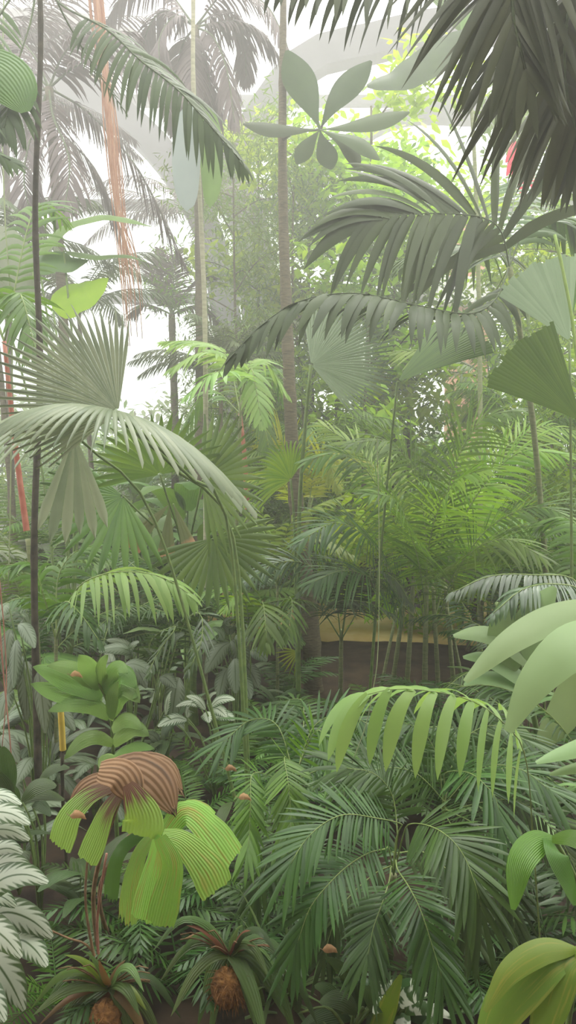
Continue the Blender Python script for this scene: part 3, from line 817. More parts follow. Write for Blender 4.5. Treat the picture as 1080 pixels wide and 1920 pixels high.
# ---- palms around the slender trunk
b = G(640, 6.1)
cluster('dark glossy palm arching round the lower part of the slender trunk', b, [(0, 640, 1180, 6.0, .02)],
        [dict(pts=[(640, 1200, 6), (625, 1110, 5.6), (580, 1060, 5.3), (520, 1055, 5.2), (470, 1085, 5.1)], nrm=V((0, -.8, .6)), L=.30),
         dict(pts=[(640, 1200, 6), (650, 1110, 5.6), (640, 1070, 5.4), (600, 1080, 5.2), (560, 1110, 5.1)], mat='palm_dark'),
         dict(pts=[(640, 1200, 6), (660, 1100, 5.7), (700, 1070, 5.4), (740, 1085, 5.3), (770, 1130, 5.2)], mat='palm_dark'),
         dict(pts=[(640, 1200, 6), (600, 1140, 5.7), (560, 1125, 5.4), (500, 1130, 5.2), (430, 1160, 5.1)], mat='palm_dark'),
         dict(pts=[(640, 1200, 6), (670, 1140, 5.7), (640, 1125, 5.2), (690, 1130, 5.1), (735, 1150, 5.0)], mat='palm_dark')],
        mat='palm_silver', n=34, L=.24, w=.018, droop=.8)
b = G(455, 5.2)
cluster('lime green young palm hanging over the grey leaves left of the trunk', b, [(0, 470, 1170, 5.2, .014)],
        [dict(pts=[(470, 1200, 5.2), (490, 1130, 5.0), (497, 1160, 4.8), (500, 1205, 4.7)], mat='palm', L=.27, n=16, w=.03, nrm=CAM),
         dict(pts=[(470, 1200, 5.2), (460, 1130, 5.0), (440, 1120, 4.9), (420, 1140, 4.8)], mat='palm_bright', n=14),
         dict(pts=[(470, 1200, 5.2), (450, 1110, 5.1), (400, 1105, 5.1), (360, 1120, 5.0)], n=20),
         dict(pts=[(470, 1200, 5.2), (540, 1120, 5.1), (545, 1160, 4.9), (530, 1200, 4.8)], n=18, mat='palm')],
        mat='palm', n=20, L=.2, w=.024)
b = G(520, 6.0)
cluster('silvery young palm with its fronds spread left of the trunk at knee of the middle', b, [(0, 520, 1080, 6.0, .014)],
        [dict(pts=[(520, 1100, 6), (500, 1000, 5.8), (450, 985, 5.6), (400, 1020, 5.5)], L=.26),
         dict(pts=[(520, 1100, 6), (540, 990, 5.8), (590, 950, 5.7), (640, 930, 5.6)], L=.25, mat='palm_light'),
         dict(pts=[(520, 1100, 6), (490, 960, 5.9), (440, 940, 5.8), (395, 950, 5.7)], L=.22),
         dict(pts=[(520, 1100, 6), (560, 1010, 5.9), (610, 1010, 5.8), (660, 1040, 5.7)], L=.25)],
        mat='palm_light', n=20, w=.026, droop=.7)
b = G(575, 6.9)
cluster('yellow green palm lighting up behind the middle of the slender trunk', b, [(0, 575, 960, 6.9, .018)],
        [dict(pts=[(575, 980, 6.9), (560, 890, 6.8), (530, 830, 6.7), (495, 810, 6.6)], nrm=CAM, L=.36),
         dict(pts=[(575, 980, 6.9), (590, 880, 6.8), (610, 850, 6.7), (632, 915, 6.6)], mat='palm_lime', nrm=CAM, L=.22, w=.03),
         dict(pts=[(575, 980, 6.9), (540, 920, 6.8), (510, 890, 6.7), (470, 900, 6.6)], L=.3),
         dict(pts=[(575, 980, 6.9), (600, 900, 7), (650, 860, 7), (700, 870, 7)], L=.3)],
        mat='palm_lime', n=26, w=.02, droop=.5)
b = G(430, 5.8)
cluster('light green palm with bunched fronds between the pale stem and the slender trunk', b, [(0, 452, 740, 5.8, .016)],
        [dict(pts=[(452, 740, 5.8), (470, 690, 5.6), (480, 730, 5.5), (490, 790, 5.4)], nrm=CAM, L=.22, n=12, w=.04),
         dict(pts=[(452, 740, 5.8), (430, 680, 5.7), (380, 660, 5.6), (320, 690, 5.5)], L=.26),
         dict(pts=[(452, 740, 5.8), (420, 660, 5.9), (370, 640, 6), (310, 640, 6)], L=.26),
         dict(pts=[(452, 740, 5.8), (440, 700, 5.5), (400, 700, 5.3), (350, 740, 5.2)], L=.26),
         dict(pts=[(452, 740, 5.8), (470, 680, 5.9), (500, 680, 6), (540, 740, 6)], L=.22)],
        mat='comb', n=18, w=.032, droop=.7)

# ---- left middle: bright palm frond arching over
b = G(95, 4.2)
cluster('bright palm on the left, one frond arching right like a comb of hanging leaflets', b, [(0, 105, 1180, 4.2, .014)],
        [dict(pts=[(105, 1200, 4.2), (140, 1110, 4.0), (190, 1078, 3.9), (255, 1072, 3.8), (310, 1085, 3.75), (352, 1112, 3.7)], nrm=V((0, -.45, 1)), n=20, L=.33, w=.034, droop=1.6, a0=62, a1=22, t0=.28, mat='comb', nseg=8),
         dict(pts=[(105, 1200, 4.2), (80, 1110, 4.1), (60, 1060, 4.1), (10, 1060, 4.0)], mat='palm', n=20, L=.2),
         dict(pts=[(105, 1200, 4.2), (120, 1130, 4.0), (150, 1150, 3.8), (185, 1200, 3.7)], mat='palm_deep', n=14, L=.2),
         dict(pts=[(105, 1200, 4.2), (110, 1080, 4.3), (150, 1030, 4.4), (200, 1030, 4.5)], mat='palm', n=20, L=.22)],
        mat='palm_light', droop=1.1, w=.026)
b = G(300, 4.6)
cluster('dark shiny palm frond catching the light in the shade left of centre', b, [(0, 300, 1300, 4.6, .012)],
        [dict(pts=[(300, 1320, 4.6), (310, 1200, 4.5), (345, 1160, 4.4), (385, 1140, 4.3)], mat='palm_deep', n=22, L=.2),
         dict(pts=[(300, 1320, 4.6), (340, 1180, 4.4), (375, 1150, 4.2), (378, 1200, 4.1), (355, 1255, 4.0)], n=22, L=.17, nrm=CAM, w=.018),
         dict(pts=[(300, 1320, 4.6), (280, 1210, 4.4), (330, 1175, 4.2), (295, 1225, 4.1), (280, 1260, 4.0)], mat='palm_deep', n=16, L=.17)],
        mat='palm_silver', droop=.5, w=.02)
# right middle: hanging dark fronds
b = G(1030, 4.4)
cluster('dark green palm at the right with two fronds drooping over the pale broad leaves', b, [(0, 1080, 1150, 4.4, .016)],
        [dict(pts=[(1110, 1180, 4.4), (1080, 1090, 4.2), (1000, 1078, 4.0), (920, 1080, 3.9), (850, 1110, 3.8)], nrm=V((0, -.4, 1)), L=.2),
         dict(pts=[(1110, 1180, 4.4), (1090, 1110, 4.1), (1040, 1095, 3.8), (980, 1105, 3.6), (925, 1150, 3.5)], nrm=V((0, -.5, 1)), L=.2),
         dict(pts=[(1110, 1180, 4.4), (1080, 1060, 4.6), (1000, 1030, 4.8), (900, 1040, 4.9)], mat='palm', L=.22),
         dict(pts=[(1110, 1180, 4.4), (1100, 1020, 4.6), (1060, 970, 4.8), (1000, 980, 4.9)], mat='palm', L=.26)],
        mat='palm_silver', n=30, w=.024, droop=1.3)
b = G(1000, 3.9)
pl = Plant('ginger_plant', 'grey green plant with long smooth horizontal leaves at the right behind the nearest leaves', 'plant', b)
pl.tube('stalk', [b, P(1010, 1400, 3.8), P(960, 1200, 3.7), P(930, 1130, 3.7)], .018, .01, 'petiole')
for pts, w_ in (([(1000, 1250), (950, 1200), (900, 1186), (850, 1192)], .10), ([(1000, 1290), (950, 1250), (905, 1232), (868, 1232)], .085),
                ([(960, 1260), (955, 1200), (945, 1150), (940, 1128)], .16), ([(1010, 1300), (950, 1276), (900, 1270), (870, 1285)], .08),
                ([(1010, 1330), (960, 1300), (915, 1296), (890, 1312)], .07), ([(1010, 1400), (1060, 1330), (1090, 1260), (1100, 1200)], .12),
                ([(1000, 1420), (980, 1380), (940, 1375), (900, 1400)], .09), ([(1010, 1250), (1000, 1180), (1010, 1140), (1040, 1100)], .13)):
    pl.leaf(PP(pts, 3.6), w_ * 1.35, V((0, -.7, 1)), 'broad_soft', fold=.2, prof=prof_ellip)

# ---- grey feathered aglaonema clumps in the shade
def aglao(label, cx, cy, d, leaves, mat='silver_dim', name='aglaonema', group=None, by=None):
    b = G(cx, d)
    pl = Plant(name, label, 'plant', b, group)
    for i, (x0, y0, x1, y1, w_) in enumerate(leaves):
        dd = d + .1 * math.sin(i * 2.3)
        a = P(x0, y0, dd); e = P(x1, y1, dd - .12)
        m1 = a.lerp(e, .33) + V((0, 0, (a - e).length * .13)); m2 = a.lerp(e, .7) + V((0, 0, (a - e).length * .10))
        dirn = (e - a).normalized()
        nr = V((0, -.8, .75)) if abs(dirn.z) < .8 else V((.25 * (1 if i % 2 else -1), -1, .35))
        o = pl.leaf([a, m1, m2, e], w_ * d / F, nr, mat, fold=.22, prof=prof_ellip, nseg=14)
        mb_ = MB(); tube(mb_, [V((b.x, b.y, 0)), V(b).lerp(a, .6) + V((.03, 0, .05)), a], .007, .004, 4, 8)
        pl.part('stalk', mb_, 'petiole')
    return pl
aglao('grey leaved plant in deep shade just left of the dark trunk foot', 440, 1260, 5.0,
      [(430, 1205, 385, 1262, 34), (435, 1200, 460, 1250, 40), (440, 1235, 442, 1300, 34), (455, 1245, 485, 1290, 34), (420, 1200, 400, 1180, 28), (440, 1195, 475, 1200, 28),
       (430, 1190, 430, 1160, 30), (425, 1255, 410, 1310, 30), (470, 1220, 500, 1240, 28), (415, 1215, 375, 1215, 26), (445, 1260, 470, 1310, 30)])
aglao('pale striped leaved plant low in the middle left above the bright fern', 400, 1340, 4.3,
      [(385, 1330, 350, 1306, 22), (385, 1335, 392, 1355, 26), (395, 1325, 440, 1312, 22), (388, 1320, 405, 1300, 18), (350, 1350, 296, 1362, 26), (398, 1330, 425, 1345, 24),
       (350, 1345, 360, 1320, 24), (400, 1345, 440, 1350, 26), (310, 1340, 322, 1295, 16), (375, 1325, 330, 1325, 16)], 'silver')
aglao('dim striped leaved plant behind the bright pinnate leaves on the left', 230, 1290, 4.4,
      [(250, 1225, 185, 1222, 26), (255, 1230, 200, 1200, 24), (230, 1250, 285, 1262, 28), (240, 1240, 275, 1290, 28), (235, 1235, 260, 1205, 26), (225, 1250, 190, 1260, 24),
       (300, 1250, 270, 1215, 22), (320, 1210, 345, 1190, 24), (300, 1270, 330, 1290, 26), (335, 1270, 322, 1350, 40), (300, 1395, 268, 1375, 20), (280, 1400, 300, 1382, 20), (250, 1400, 290, 1420, 18)])
aglao('tall clump of limp grey leaves hanging at the left edge in the shade', 60, 1330, 3.7,
      [(40, 1230, 15, 1300, 32), (50, 1240, 50, 1350, 34), (70, 1250, 85, 1375, 36), (20, 1180, 5, 1260, 28), (60, 1200, 38, 1150, 30), (35, 1170, 65, 1215, 26), (80, 1290, 95, 1390, 26),
       (20, 1290, 0, 1350, 30), (30, 1200, 25, 1290, 26), (0, 1380, 35, 1430, 30), (0, 1440, 40, 1500, 34), (90, 1320, 140, 1370, 28), (15, 1130, -10, 1170, 26), (60, 1420, 30, 1470, 30)])
aglao('plant with broad grey strap leaves at the left beside the withered leaf', 60, 1500, 3.1,
      [(40, 1500, 105, 1475, 34), (30, 1510, 120, 1500, 26), (20, 1505, -20, 1440, 34), (30, 1520, 10, 1470, 28), (60, 1510, 95, 1530, 22), (20, 1490, 5, 1400, 30), (70, 1470, 130, 1440, 22)], 'broad_dark')
pl = Plant('pinkish_vine', 'thin pinkish vine hanging down the left edge in the lower half', 'vine', P(-5, 1060, 3.2))
pl.tube('vine_strand', PP([(-8, 1060), (0, 1180), (8, 1280), (18, 1380), (26, 1490)], 3.2), .004, .003, 'root_pink', n=20)
pl.tube('vine_strand', PP([(-4, 1060), (6, 1160), (12, 1260), (10, 1330), (4, 1400)], 3.22), .003, .002, 'root_pink', n=20)

# ---- bright pinnate plant, left
b = G(215, 3.3)
pl = Plant('young_palm', 'bright green young palm with short broad overlapping leaflets beside the yellow stake', 'palm', b)
pl.tube('stalk', [V((b.x, b.y, 0)), P(215, 1480, 3.2), P(212, 1400, 3.1), P(208, 1340, 3.05), P(190, 1290, 3.0), P(165, 1260, 3.0)], .011, .006, 'petiole', n=30)
for pts, w_ in (([(192, 1305), (150, 1285), (100, 1262), (62, 1250)], 46), ([(192, 1310), (150, 1305), (100, 1296), (58, 1282)], 40), ([(185, 1295), (150, 1262), (120, 1250), (88, 1248)], 34),
                ([(188, 1290), (170, 1262), (160, 1245), (148, 1228)], 40), ([(192, 1290), (190, 1262), (192, 1245), (202, 1228)], 30),
                ([(196, 1300), (212, 1275), (232, 1265), (256, 1290)], 44), ([(200, 1312), (222, 1290), (240, 1290), (262, 1318)], 40), ([(198, 1300), (206, 1270), (222, 1250), (240, 1262)], 34),
                ([(206, 1345), (170, 1322), (130, 1320), (90, 1334)], 36), ([(206, 1345), (222, 1312), (240, 1302), (258, 1306)], 36), ([(206, 1350), (208, 1325), (212, 1300), (222, 1278)], 30),
                ([(212, 1395), (180, 1382), (150, 1392), (120, 1424)], 30), ([(212, 1395), (236, 1372), (256, 1366), (280, 1380)], 36), ([(214, 1420), (236, 1408), (262, 1400), (290, 1404)], 22),
                ([(213, 1415), (205, 1420), (196, 1428), (186, 1442)], 28), ([(210, 1370), (228, 1352), (246, 1352), (268, 1368)], 30)):
    q = [P(x_, y_, 3.0 - .035 * i) for i, (x_, y_) in enumerate(pts)]
    pl.leaf(q, w_ * 1.1 * 3 / F, V((.1 * math.sin(w_), -.95, .6)), 'pinnate', name='leaflet', fold=.10, prof=prof_lance, und=.012, nseg=18, across=13, pleat=.035)
pl = Plant('garden_stake', 'short yellow stake standing under the bright young palm', 'stake', G(118, 3.15))
pl.tube('stake_pole', [G(118, 3.15), P(118, 1500, 3.12), P(117, 1402, 3.12)], .008, .008, 'bark_dark', n=6, seg=8)
pl.tube('sleeve', [P(118, 1406, 3.12), P(115, 1350, 3.11), P(111, 1290, 3.1)], .0135, .0125, 'yellow_stake', n=6, seg=12, label='yellow upper length of the stake')

# ---- yellow green wedge leaf
b = G(200, 2.9)
pl = Plant('fishtail_palm', 'yellow green palm with big blunt wedge leaflets, the upper ones withered brown', 'palm', b)
pl.tube('stalk', [V((b.x, b.y, 0)), P(190, 1800, 2.75), P(175, 1690, 2.65), P(190, 1600, 2.55), P(225, 1500, 2.45), P(240, 1470, 2.4)], .010, .006, 'twig', n=30)
pl.tube('stalk', [V((b.x, b.y, 0)), P(188, 1700, 2.7), P(195, 1640, 2.6), P(250, 1560, 2.4), P(300, 1570, 2.3)], .009, .005, 'twig', n=30)
def wl(pts, w0, w1, mat, d=2.3, fold=.12, nr=V((0, -.8, .7)), jag=.035):
    pf = (lambda t: (w0 / w1) + (1 - w0 / w1) * math.sin(PI * min(1, t * 1.02)) ** .7 if t < .5 else (1 - ((t - .5) / .5) ** 1.8 * .96)) if mat == 'brown_leaf' else lambda t: (w0 / w1) + (1 - w0 / w1) * min(1, t * 1.25) ** .8 * (1 - .12 * max(0, t - .8) * 5)
    mb = MB(); leaf_along(mb, PP(pts, d), w1 * d / F, nr, fold=fold, prof=pf, nseg=16, across=15, jag=jag, und=.012, pleat=.014)
    return pl.part('leaflet', mb, mat)
# left crown, brown at its middle
wl([(225, 1470), (170, 1490), (130, 1530), (108, 1590)], 14, 62, 'wither', nr=V((-.2, -.8, .7)))
wl([(232, 1475), (200, 1520), (180, 1570), (160, 1618)], 14, 50, 'wither', 2.25)
wl([(240, 1470), (255, 1500), (268, 1535), (262, 1570)], 20, 82, 'wither', 2.2, nr=V((.1, -.8, .6)))
wl([(225, 1480), (185, 1470), (150, 1490), (130, 1520)], 14, 50, 'brown_leaf', 2.32)
wl([(215, 1440), (260, 1440), (300, 1470), (330, 1530)], 40, 80, 'brown_leaf', 2.3, nr=V((.3, -.8, .9)), jag=.15)
wl([(200, 1440), (255, 1430), (310, 1440), (345, 1495)], 30, 50, 'brown_leaf', 2.4, nr=V((.3, -.8, .9)), jag=.15)
wl([(185, 1445), (225, 1450), (245, 1480), (255, 1515)], 40, 66, 'brown_leaf', 2.25, nr=V((.0, -.8, .9)), jag=.1)
# right spread, yellow green
wl([(310, 1560), (350, 1520), (400, 1560), (440, 1615)], 30, 78, 'wedge', 2.3, nr=V((.4, -.6, .9)), jag=.03)
wl([(305, 1565), (345, 1580), (390, 1630), (410, 1672)], 24, 74, 'wedge', 2.2, nr=V((.2, -.8, .7)))
wl([(300, 1570), (322, 1620), (312, 1680), (298, 1738)], 24, 60, 'wedge', 2.15, nr=V((.1, -.9, .5)))
wl([(298, 1565), (290, 1610), (275, 1670), (262, 1728)], 20, 50, 'wedge', 2.2, nr=V((-.2, -.9, .5)))
wl([(292, 1560), (262, 1600), (245, 1660), (238, 1735)], 20, 46, 'wedge', 2.25, nr=V((-.3, -.9, .5)), jag=.1)
wl([(290, 1560), (240, 1580), (215, 1620), (205, 1690)], 16, 36, 'fan_green', 2.35, nr=V((-.4, -.9, .5)), jag=.1)
wl([(300, 1560), (330, 1530), (360, 1520), (395, 1545)], 20, 60, 'wedge', 2.35, nr=V((.1, -.6, .9)))

# ---- silver feathered leaves, bottom left
def silverplant(label, base, leaves, d):
    pl = Plant('calathea', label, 'plant', base)
    for i, (x0, y0, x1, y1, w_) in enumerate(leaves):
        a = P(x0, y0, d + .06 * (i % 3)); e = P(x1, y1, d - .12 + .06 * (i % 3))
        L_l = (a - e).length
        pl.leaf([a, a.lerp(e, .35) + V((0, 0, L_l * .16)), a.lerp(e, .7) + V((0, 0, L_l * .14)), e], w_ * 1.1 * d / F, V((.1 * math.sin(i * 2), -.85, .75)), 'silver', fold=.2, prof=prof_ellip, nseg=16, und=.01)
        mb_ = MB(); tube(mb_, [V(base), V(base).lerp(a, .6) + V((-.02, 0, .06)), a], .006, .004, 5, 10); pl.part('stalk', mb_, 'root_pink')
    return pl
silverplant('silver feathered foliage plant in the bottom left corner, its leaves brushed with white', G(-30, 2.75),
            [(-60, 1555, 55, 1545, 42), (-60, 1590, 55, 1575, 40), (-50, 1640, 42, 1600, 46), (-40, 1690, 90, 1655, 48), (-40, 1660, 60, 1630, 40), (-30, 1725, 98, 1758, 54),
             (-60, 1740, 40, 1795, 50), (20, 1765, 88, 1812, 46), (-40, 1785, 45, 1895, 62), (-60, 1850, 10, 1915, 50), (-60, 1525, 40, 1508, 30), (-60, 1700, 30, 1700, 40)], 2.35)

# ---- bromeliads along the bottom
def brom(label, cx, cy, d, straps, core='fibre', rg=rnd, twigs=True):
    b = G(cx, d + .1)
    pl = Plant('bromeliad', label, 'plant', b)
    C_ = P(cx, cy, d)
    mb_ = MB()
    tube(mb_, [V((C_.x, C_.y + .03, -.02)), C_.lerp(V((C_.x, C_.y, 0)), .5) + V((0, .02, 0)), C_ + V((0, .01, -.04))], .05, .045, 10, 8, mi=1)
    bc = C_ + V((0, -.045, -.06)); last = None
    for i in range(11):
        f_ = PI * i / 10
        row = mb_.row([bc + V((math.sin(f_) * math.cos(a_) * .055, math.sin(f_) * math.sin(a_) * .055, math.cos(f_) * .06)) * (1 + .12 * math.sin(a_ * 5 + i * 2)) for a_ in [2 * PI * q / 14 for q in range(14)]], [.5] * 14, i / 10, .5)
        if last is not None: mb_.bridge(last, row, 14, True)
        last = row
    for k in range(160):      # shaggy fibres
        v_ = V((rg.gauss(0, 1), rg.gauss(0, 1), rg.gauss(0, 1))).normalized()
        p_ = bc + v_ * .05
        blade(mb_, p_, v_ + V((rg.uniform(-.8, .8), rg.uniform(-.8, .8), rg.uniform(-1, .3))), v_, rg.uniform(.02, .06), .0035, 1.2, 0, None, 3, rg=rg)
    pl.part('root_ball', mb_, [core, 'bark_dark'])
    C_ = C_ + V((0, 0, .02))
    straps = list(straps) + [(cx + dx_, cy + 150 - abs(dx_) * .4, 24, 'strap', .22) for dx_ in (-110, -60, 50, 105)] + [(cx - 130, cy + 40, 20, 'strap', .3), (cx + 135, cy + 50, 20, 'broad_dark', .3)]
    for x1, y1, w_, m_, h_ in straps:
        e = P(x1, y1, d - .12 * rg.uniform(-.4, 1.4)); L_l = (e - C_).length
        pl.leaf([C_, C_.lerp(e, .3) + V((0, 0, L_l * h_)), C_.lerp(e, .65) + V((0, 0, L_l * h_ * 1.1)), e], w_ * d / F, V((0, -.5, 1)), m_, fold=.3, prof=prof_grass, nseg=14)
    if twigs:
        for k in range(9):
            a = rg.uniform(0, 2 * PI); q = C_ + V((math.cos(a) * .1, -.05, .05 + rg.random() * .06))
            pl.tube('dry_stalk', [C_, q, q + V((math.cos(a) * .05, -.02, .01))], .003, .002, 'twig', seg=4, n=6)
    return pl
brom('bromeliad with olive and reddish straps at the bottom left', 205, 1860, 2.45,
     [(60, 1905, 26, 'strap', .15), (120, 1840, 26, 'strap', .2), (55, 1895, 20, 'broad', .3), (120, 1790, 20, 'yellowing', .1), (270, 1860, 24, 'strap', .3), (262, 1905, 24, 'strap', .25),
      (70, 1925, 16, 'strap_red', .12), (90, 1945, 24, 'strap', .05), (170, 1960, 24, 'strap_red', .1), (225, 1960, 26, 'strap', .1), (280, 1960, 24, 'strap_red', .15), (150, 1780, 18, 'strap', .1),
      (235, 1800, 18, 'strap_red', .1), (275, 1895, 18, 'yellowing', .2), (185, 1800, 16, 'strap_red', 0)], rg=random.Random(5))
brom('bromeliad with a shaggy brown root ball and dark green straps at the bottom middle', 430, 1800, 2.4,
     [(285, 1785, 20, 'strap', .35), (330, 1800, 22, 'broad', .35), (395, 1930, 26, 'strap', .25), (375, 1900, 22, 'strap', .3), (480, 1870, 26, 'strap', .35), (505, 1835, 24, 'strap', .35),
      (540, 1900, 28, 'strap', .3), (560, 1960, 30, 'strap', .3), (500, 1960, 30, 'strap', .2), (450, 1960, 28, 'strap', .15), (350, 1735, 18, 'strap_red', .1), (455, 1735, 20, 'strap', .15),
      (520, 1790, 22, 'broad_dark', .3), (390, 1960, 20, 'strap', .1), (470, 1745, 16, 'strap_red', .1), (345, 1760, 14, 'strap_red', .2), (600, 1930, 26, 'broad_dark', .35)], rg=random.Random(8))
pl = Plant('dead_stems', 'two thin brown bare stems rising from the bottom left bromeliad', 'stem', G(195, 2.6))
pl.tube('stem', [G(195, 2.6), P(190, 1850, 2.5), P(168, 1750, 2.5), P(160, 1680, 2.5), P(165, 1600, 2.5)], .006, .004, 'twig', n=20)
pl.tube('stem', [G(195, 2.6), P(192, 1850, 2.5), P(182, 1740, 2.52), P(192, 1650, 2.5), P(200, 1600, 2.5)], .006, .004, 'root_pink', n=20)
pl.tube('twig', PP([(185, 1800), (160, 1770), (130, 1760), (85, 1740)], 2.5), .004, .003, 'twig', n=10)

# ---- variegated little plant and limp leaves, bottom middle right
aglao('little plant with white splashed leaves at the bottom right of middle', 745, 1900, 2.5,
      [(720, 1880, 698, 1825, 26), (740, 1880, 735, 1850, 30), (750, 1890, 800, 1865, 30), (750, 1895, 810, 1900, 30), (740, 1895, 765, 1935, 34), (730, 1890, 700, 1900, 26), (750, 1900, 820, 1930, 30),
       (735, 1885, 780, 1840, 22), (760, 1900, 850, 1910, 24)], 'splash', name='variegated_plant')
aglao('plant with plain long dull leaves at the bottom beside the white splashed one', 660, 1900, 2.45,
      [(680, 1900, 610, 1795, 30), (685, 1895, 640, 1840, 26), (670, 1900, 600, 1880, 34), (660, 1910, 560, 1930, 34), (690, 1900, 720, 1960, 36), (640, 1900, 590, 1850, 28), (690, 1890, 665, 1830, 24),
       (560, 1900, 540, 1810, 26), (700, 1900, 680, 1850, 30)], 'broad_dark', name='foliage_plant')
pl = Plant('foliage_plant', 'single upright olive leaf in the bottom middle before the white splashed plant', 'plant', G(715, 2.4))
pl.leaf([G(700, 2.4), P(712, 1925, 2.35), P(735, 1870, 2.3), P(752, 1828, 2.3)], .065, V((-.2, -1, .3)), 'yellowing', fold=.15)

# ---- the green feathery palms of the lower middle
def low_palm(label, base, crown, fr, mat='palm_deep', **kw):
    pl = Plant('parlour_palm', label, 'palm', base)
    c_ = P(*crown)
    pl.tube('stem', [V(base), c_], .016, .012, 'cane', n=14, rings=3)
    for f in fr:
        k = dict(n=22, L=.2, w=.0175, droop=.35, a0=72, a1=20, lp=lambda u: .62 + .38 * u, t0=.12, fold=.22, nrm=V((0, -.75, .8)), prof=prof_lance)
        k.update(kw); k.update({a: c for a, c in f.items() if a not in ('pts', 'mat')})
        pts = PP(f['pts'])
        pl.frond(pts, f.get('mat', mat), 'midrib', pre=[c_, c_.lerp(pts[0], .6) + V((0, 0, .04))], rr=.0032, **k)
    return pl
low_palm('dark green feathery palm filling the bottom right of middle with its arched fronds', G(735, 2.75), (738, 1640, 2.6),
    [dict(pts=[(752, 1545, 2.5), (700, 1533, 2.42), (650, 1527, 2.35), (610, 1542, 2.3), (572, 1576, 2.25), (545, 1620, 2.2)], n=28, L=.19),
     dict(pts=[(722, 1592, 2.45), (690, 1600, 2.38), (650, 1625, 2.3), (612, 1662, 2.22), (580, 1705, 2.18), (558, 1768, 2.15)], n=28, L=.18),
     dict(pts=[(770, 1545, 2.5), (806, 1549, 2.4), (842, 1570, 2.3), (870, 1605, 2.25), (890, 1655, 2.2), (902, 1700, 2.18)], n=28, L=.24, w=.022),
     dict(pts=[(745, 1630, 2.5), (765, 1660, 2.4), (788, 1705, 2.3), (808, 1765, 2.25), (828, 1830, 2.2)], n=26, L=.19),
     dict(pts=[(730, 1650, 2.5), (716, 1695, 2.42), (700, 1740, 2.36), (690, 1790, 2.3)], n=20, L=.17),
     dict(pts=[(740, 1600, 2.6), (800, 1600, 2.6), (860, 1660, 2.5), (880, 1740, 2.45)], n=22, L=.18, mat='palm_dark'),
     dict(pts=[(740, 1620, 2.6), (700, 1640, 2.6), (640, 1700, 2.5), (610, 1780, 2.45)], n=22, L=.17, mat='palm_dark'),
     dict(pts=[(745, 1560, 2.6), (735, 1490, 2.65), (700, 1450, 2.6), (650, 1440, 2.55)], n=22, L=.19)])
low_palm('green feathery palm right of the lower middle, its fronds tipped down toward the corner leaves', G(830, 3.2), (830, 1560, 3.1),
    [dict(pts=[(835, 1450, 3.0), (862, 1446, 2.9), (886, 1452, 2.8), (910, 1472, 2.72), (930, 1498, 2.68), (940, 1550, 2.62)], n=22, L=.24, w=.022),
     dict(pts=[(830, 1500, 3.0), (780, 1450, 2.9), (720, 1440, 2.8), (670, 1460, 2.7)], n=26, L=.22),
     dict(pts=[(840, 1500, 3.0), (900, 1440, 3.0), (970, 1440, 2.9), (1030, 1480, 2.8)], n=26, L=.22),
     dict(pts=[(830, 1500, 3.1), (820, 1420, 3.1), (790, 1370, 3.1), (740, 1350, 3.0)], n=26, L=.22),
     dict(pts=[(835, 1500, 3.1), (860, 1400, 3.2), (920, 1360, 3.2), (990, 1390, 3.1)], n=26, L=.22),
     dict(pts=[(840, 1520, 3.0), (910, 1560, 2.8), (950, 1640, 2.7), (965, 1740, 2.65)], n=26, L=.22, mat='palm_dark'),
     dict(pts=[(840, 1520, 3.0), (960, 1500, 2.9), (1040, 1560, 2.8), (1090, 1650, 2.7)], n=26, L=.22, mat='palm_dark'),
     dict(pts=[(830, 1520, 3.1), (900, 1640, 2.9), (930, 1740, 2.8), (925, 1850, 2.75)], n=26, L=.2, mat='palm_dark')])
low_palm('lighter green feathery palm in the lower middle with neat hanging fronds', G(560, 3.2), (560, 1520, 3.1),
    [dict(pts=[(560, 1440, 3.0), (590, 1372, 2.95), (615, 1385, 2.9), (628, 1420, 2.85), (632, 1450, 2.8)], n=18, L=.17, mat='palm'),
     dict(pts=[(545, 1430, 2.95), (533, 1420, 2.9), (540, 1465, 2.8), (545, 1520, 2.75), (545, 1565, 2.7)], n=26, L=.17, t0=.1, mat='palm'),
     dict(pts=[(520, 1460, 3.0), (475, 1450, 2.9), (470, 1500, 2.8), (468, 1555, 2.75), (465, 1590, 2.7)], n=22, L=.14, t0=.25, mat='palm'),
     dict(pts=[(560, 1500, 3.0), (530, 1560, 2.9), (500, 1620, 2.8), (480, 1680, 2.75)], n=22, L=.18, t0=.1),
     dict(pts=[(560, 1440, 3.1), (590, 1360, 3.2), (650, 1340, 3.2), (710, 1370, 3.1)], n=22, L=.2),
     dict(pts=[(560, 1460, 3.1), (620, 1440, 3.0), (670, 1470, 2.9), (700, 1540, 2.8)], n=22, L=.18),
     dict(pts=[(550, 1450, 3.1), (520, 1360, 3.2), (470, 1350, 3.3), (420, 1390, 3.2)], n=22, L=.2),
     dict(pts=[(560, 1450, 3.1), (570, 1340, 3.4), (560, 1310, 3.6), (520, 1320, 3.7)], n=22, L=.2)], mat='palm_deep')

# ---- light green comb frond
b = G(1020, 2.5)
low_palm('light green palm with a single comb like frond of wide hanging leaflets at the right', b, (1020, 1880, 2.45),
    [dict(pts=[(985, 1420, 1.95), (940, 1352, 1.9), (880, 1312, 1.85), (800, 1295, 1.8), (735, 1292, 1.78), (690, 1302, 1.76)], n=10, L=.215, w=.040, droop=2.2, a0=70, a1=28, t0=.05,
          nrm=V((0, -.6, 1)), lp=lambda u: .85 + .15 * math.sin(u * 3), fold=.12, nseg=9, prof=prof_lance)], mat='comb')
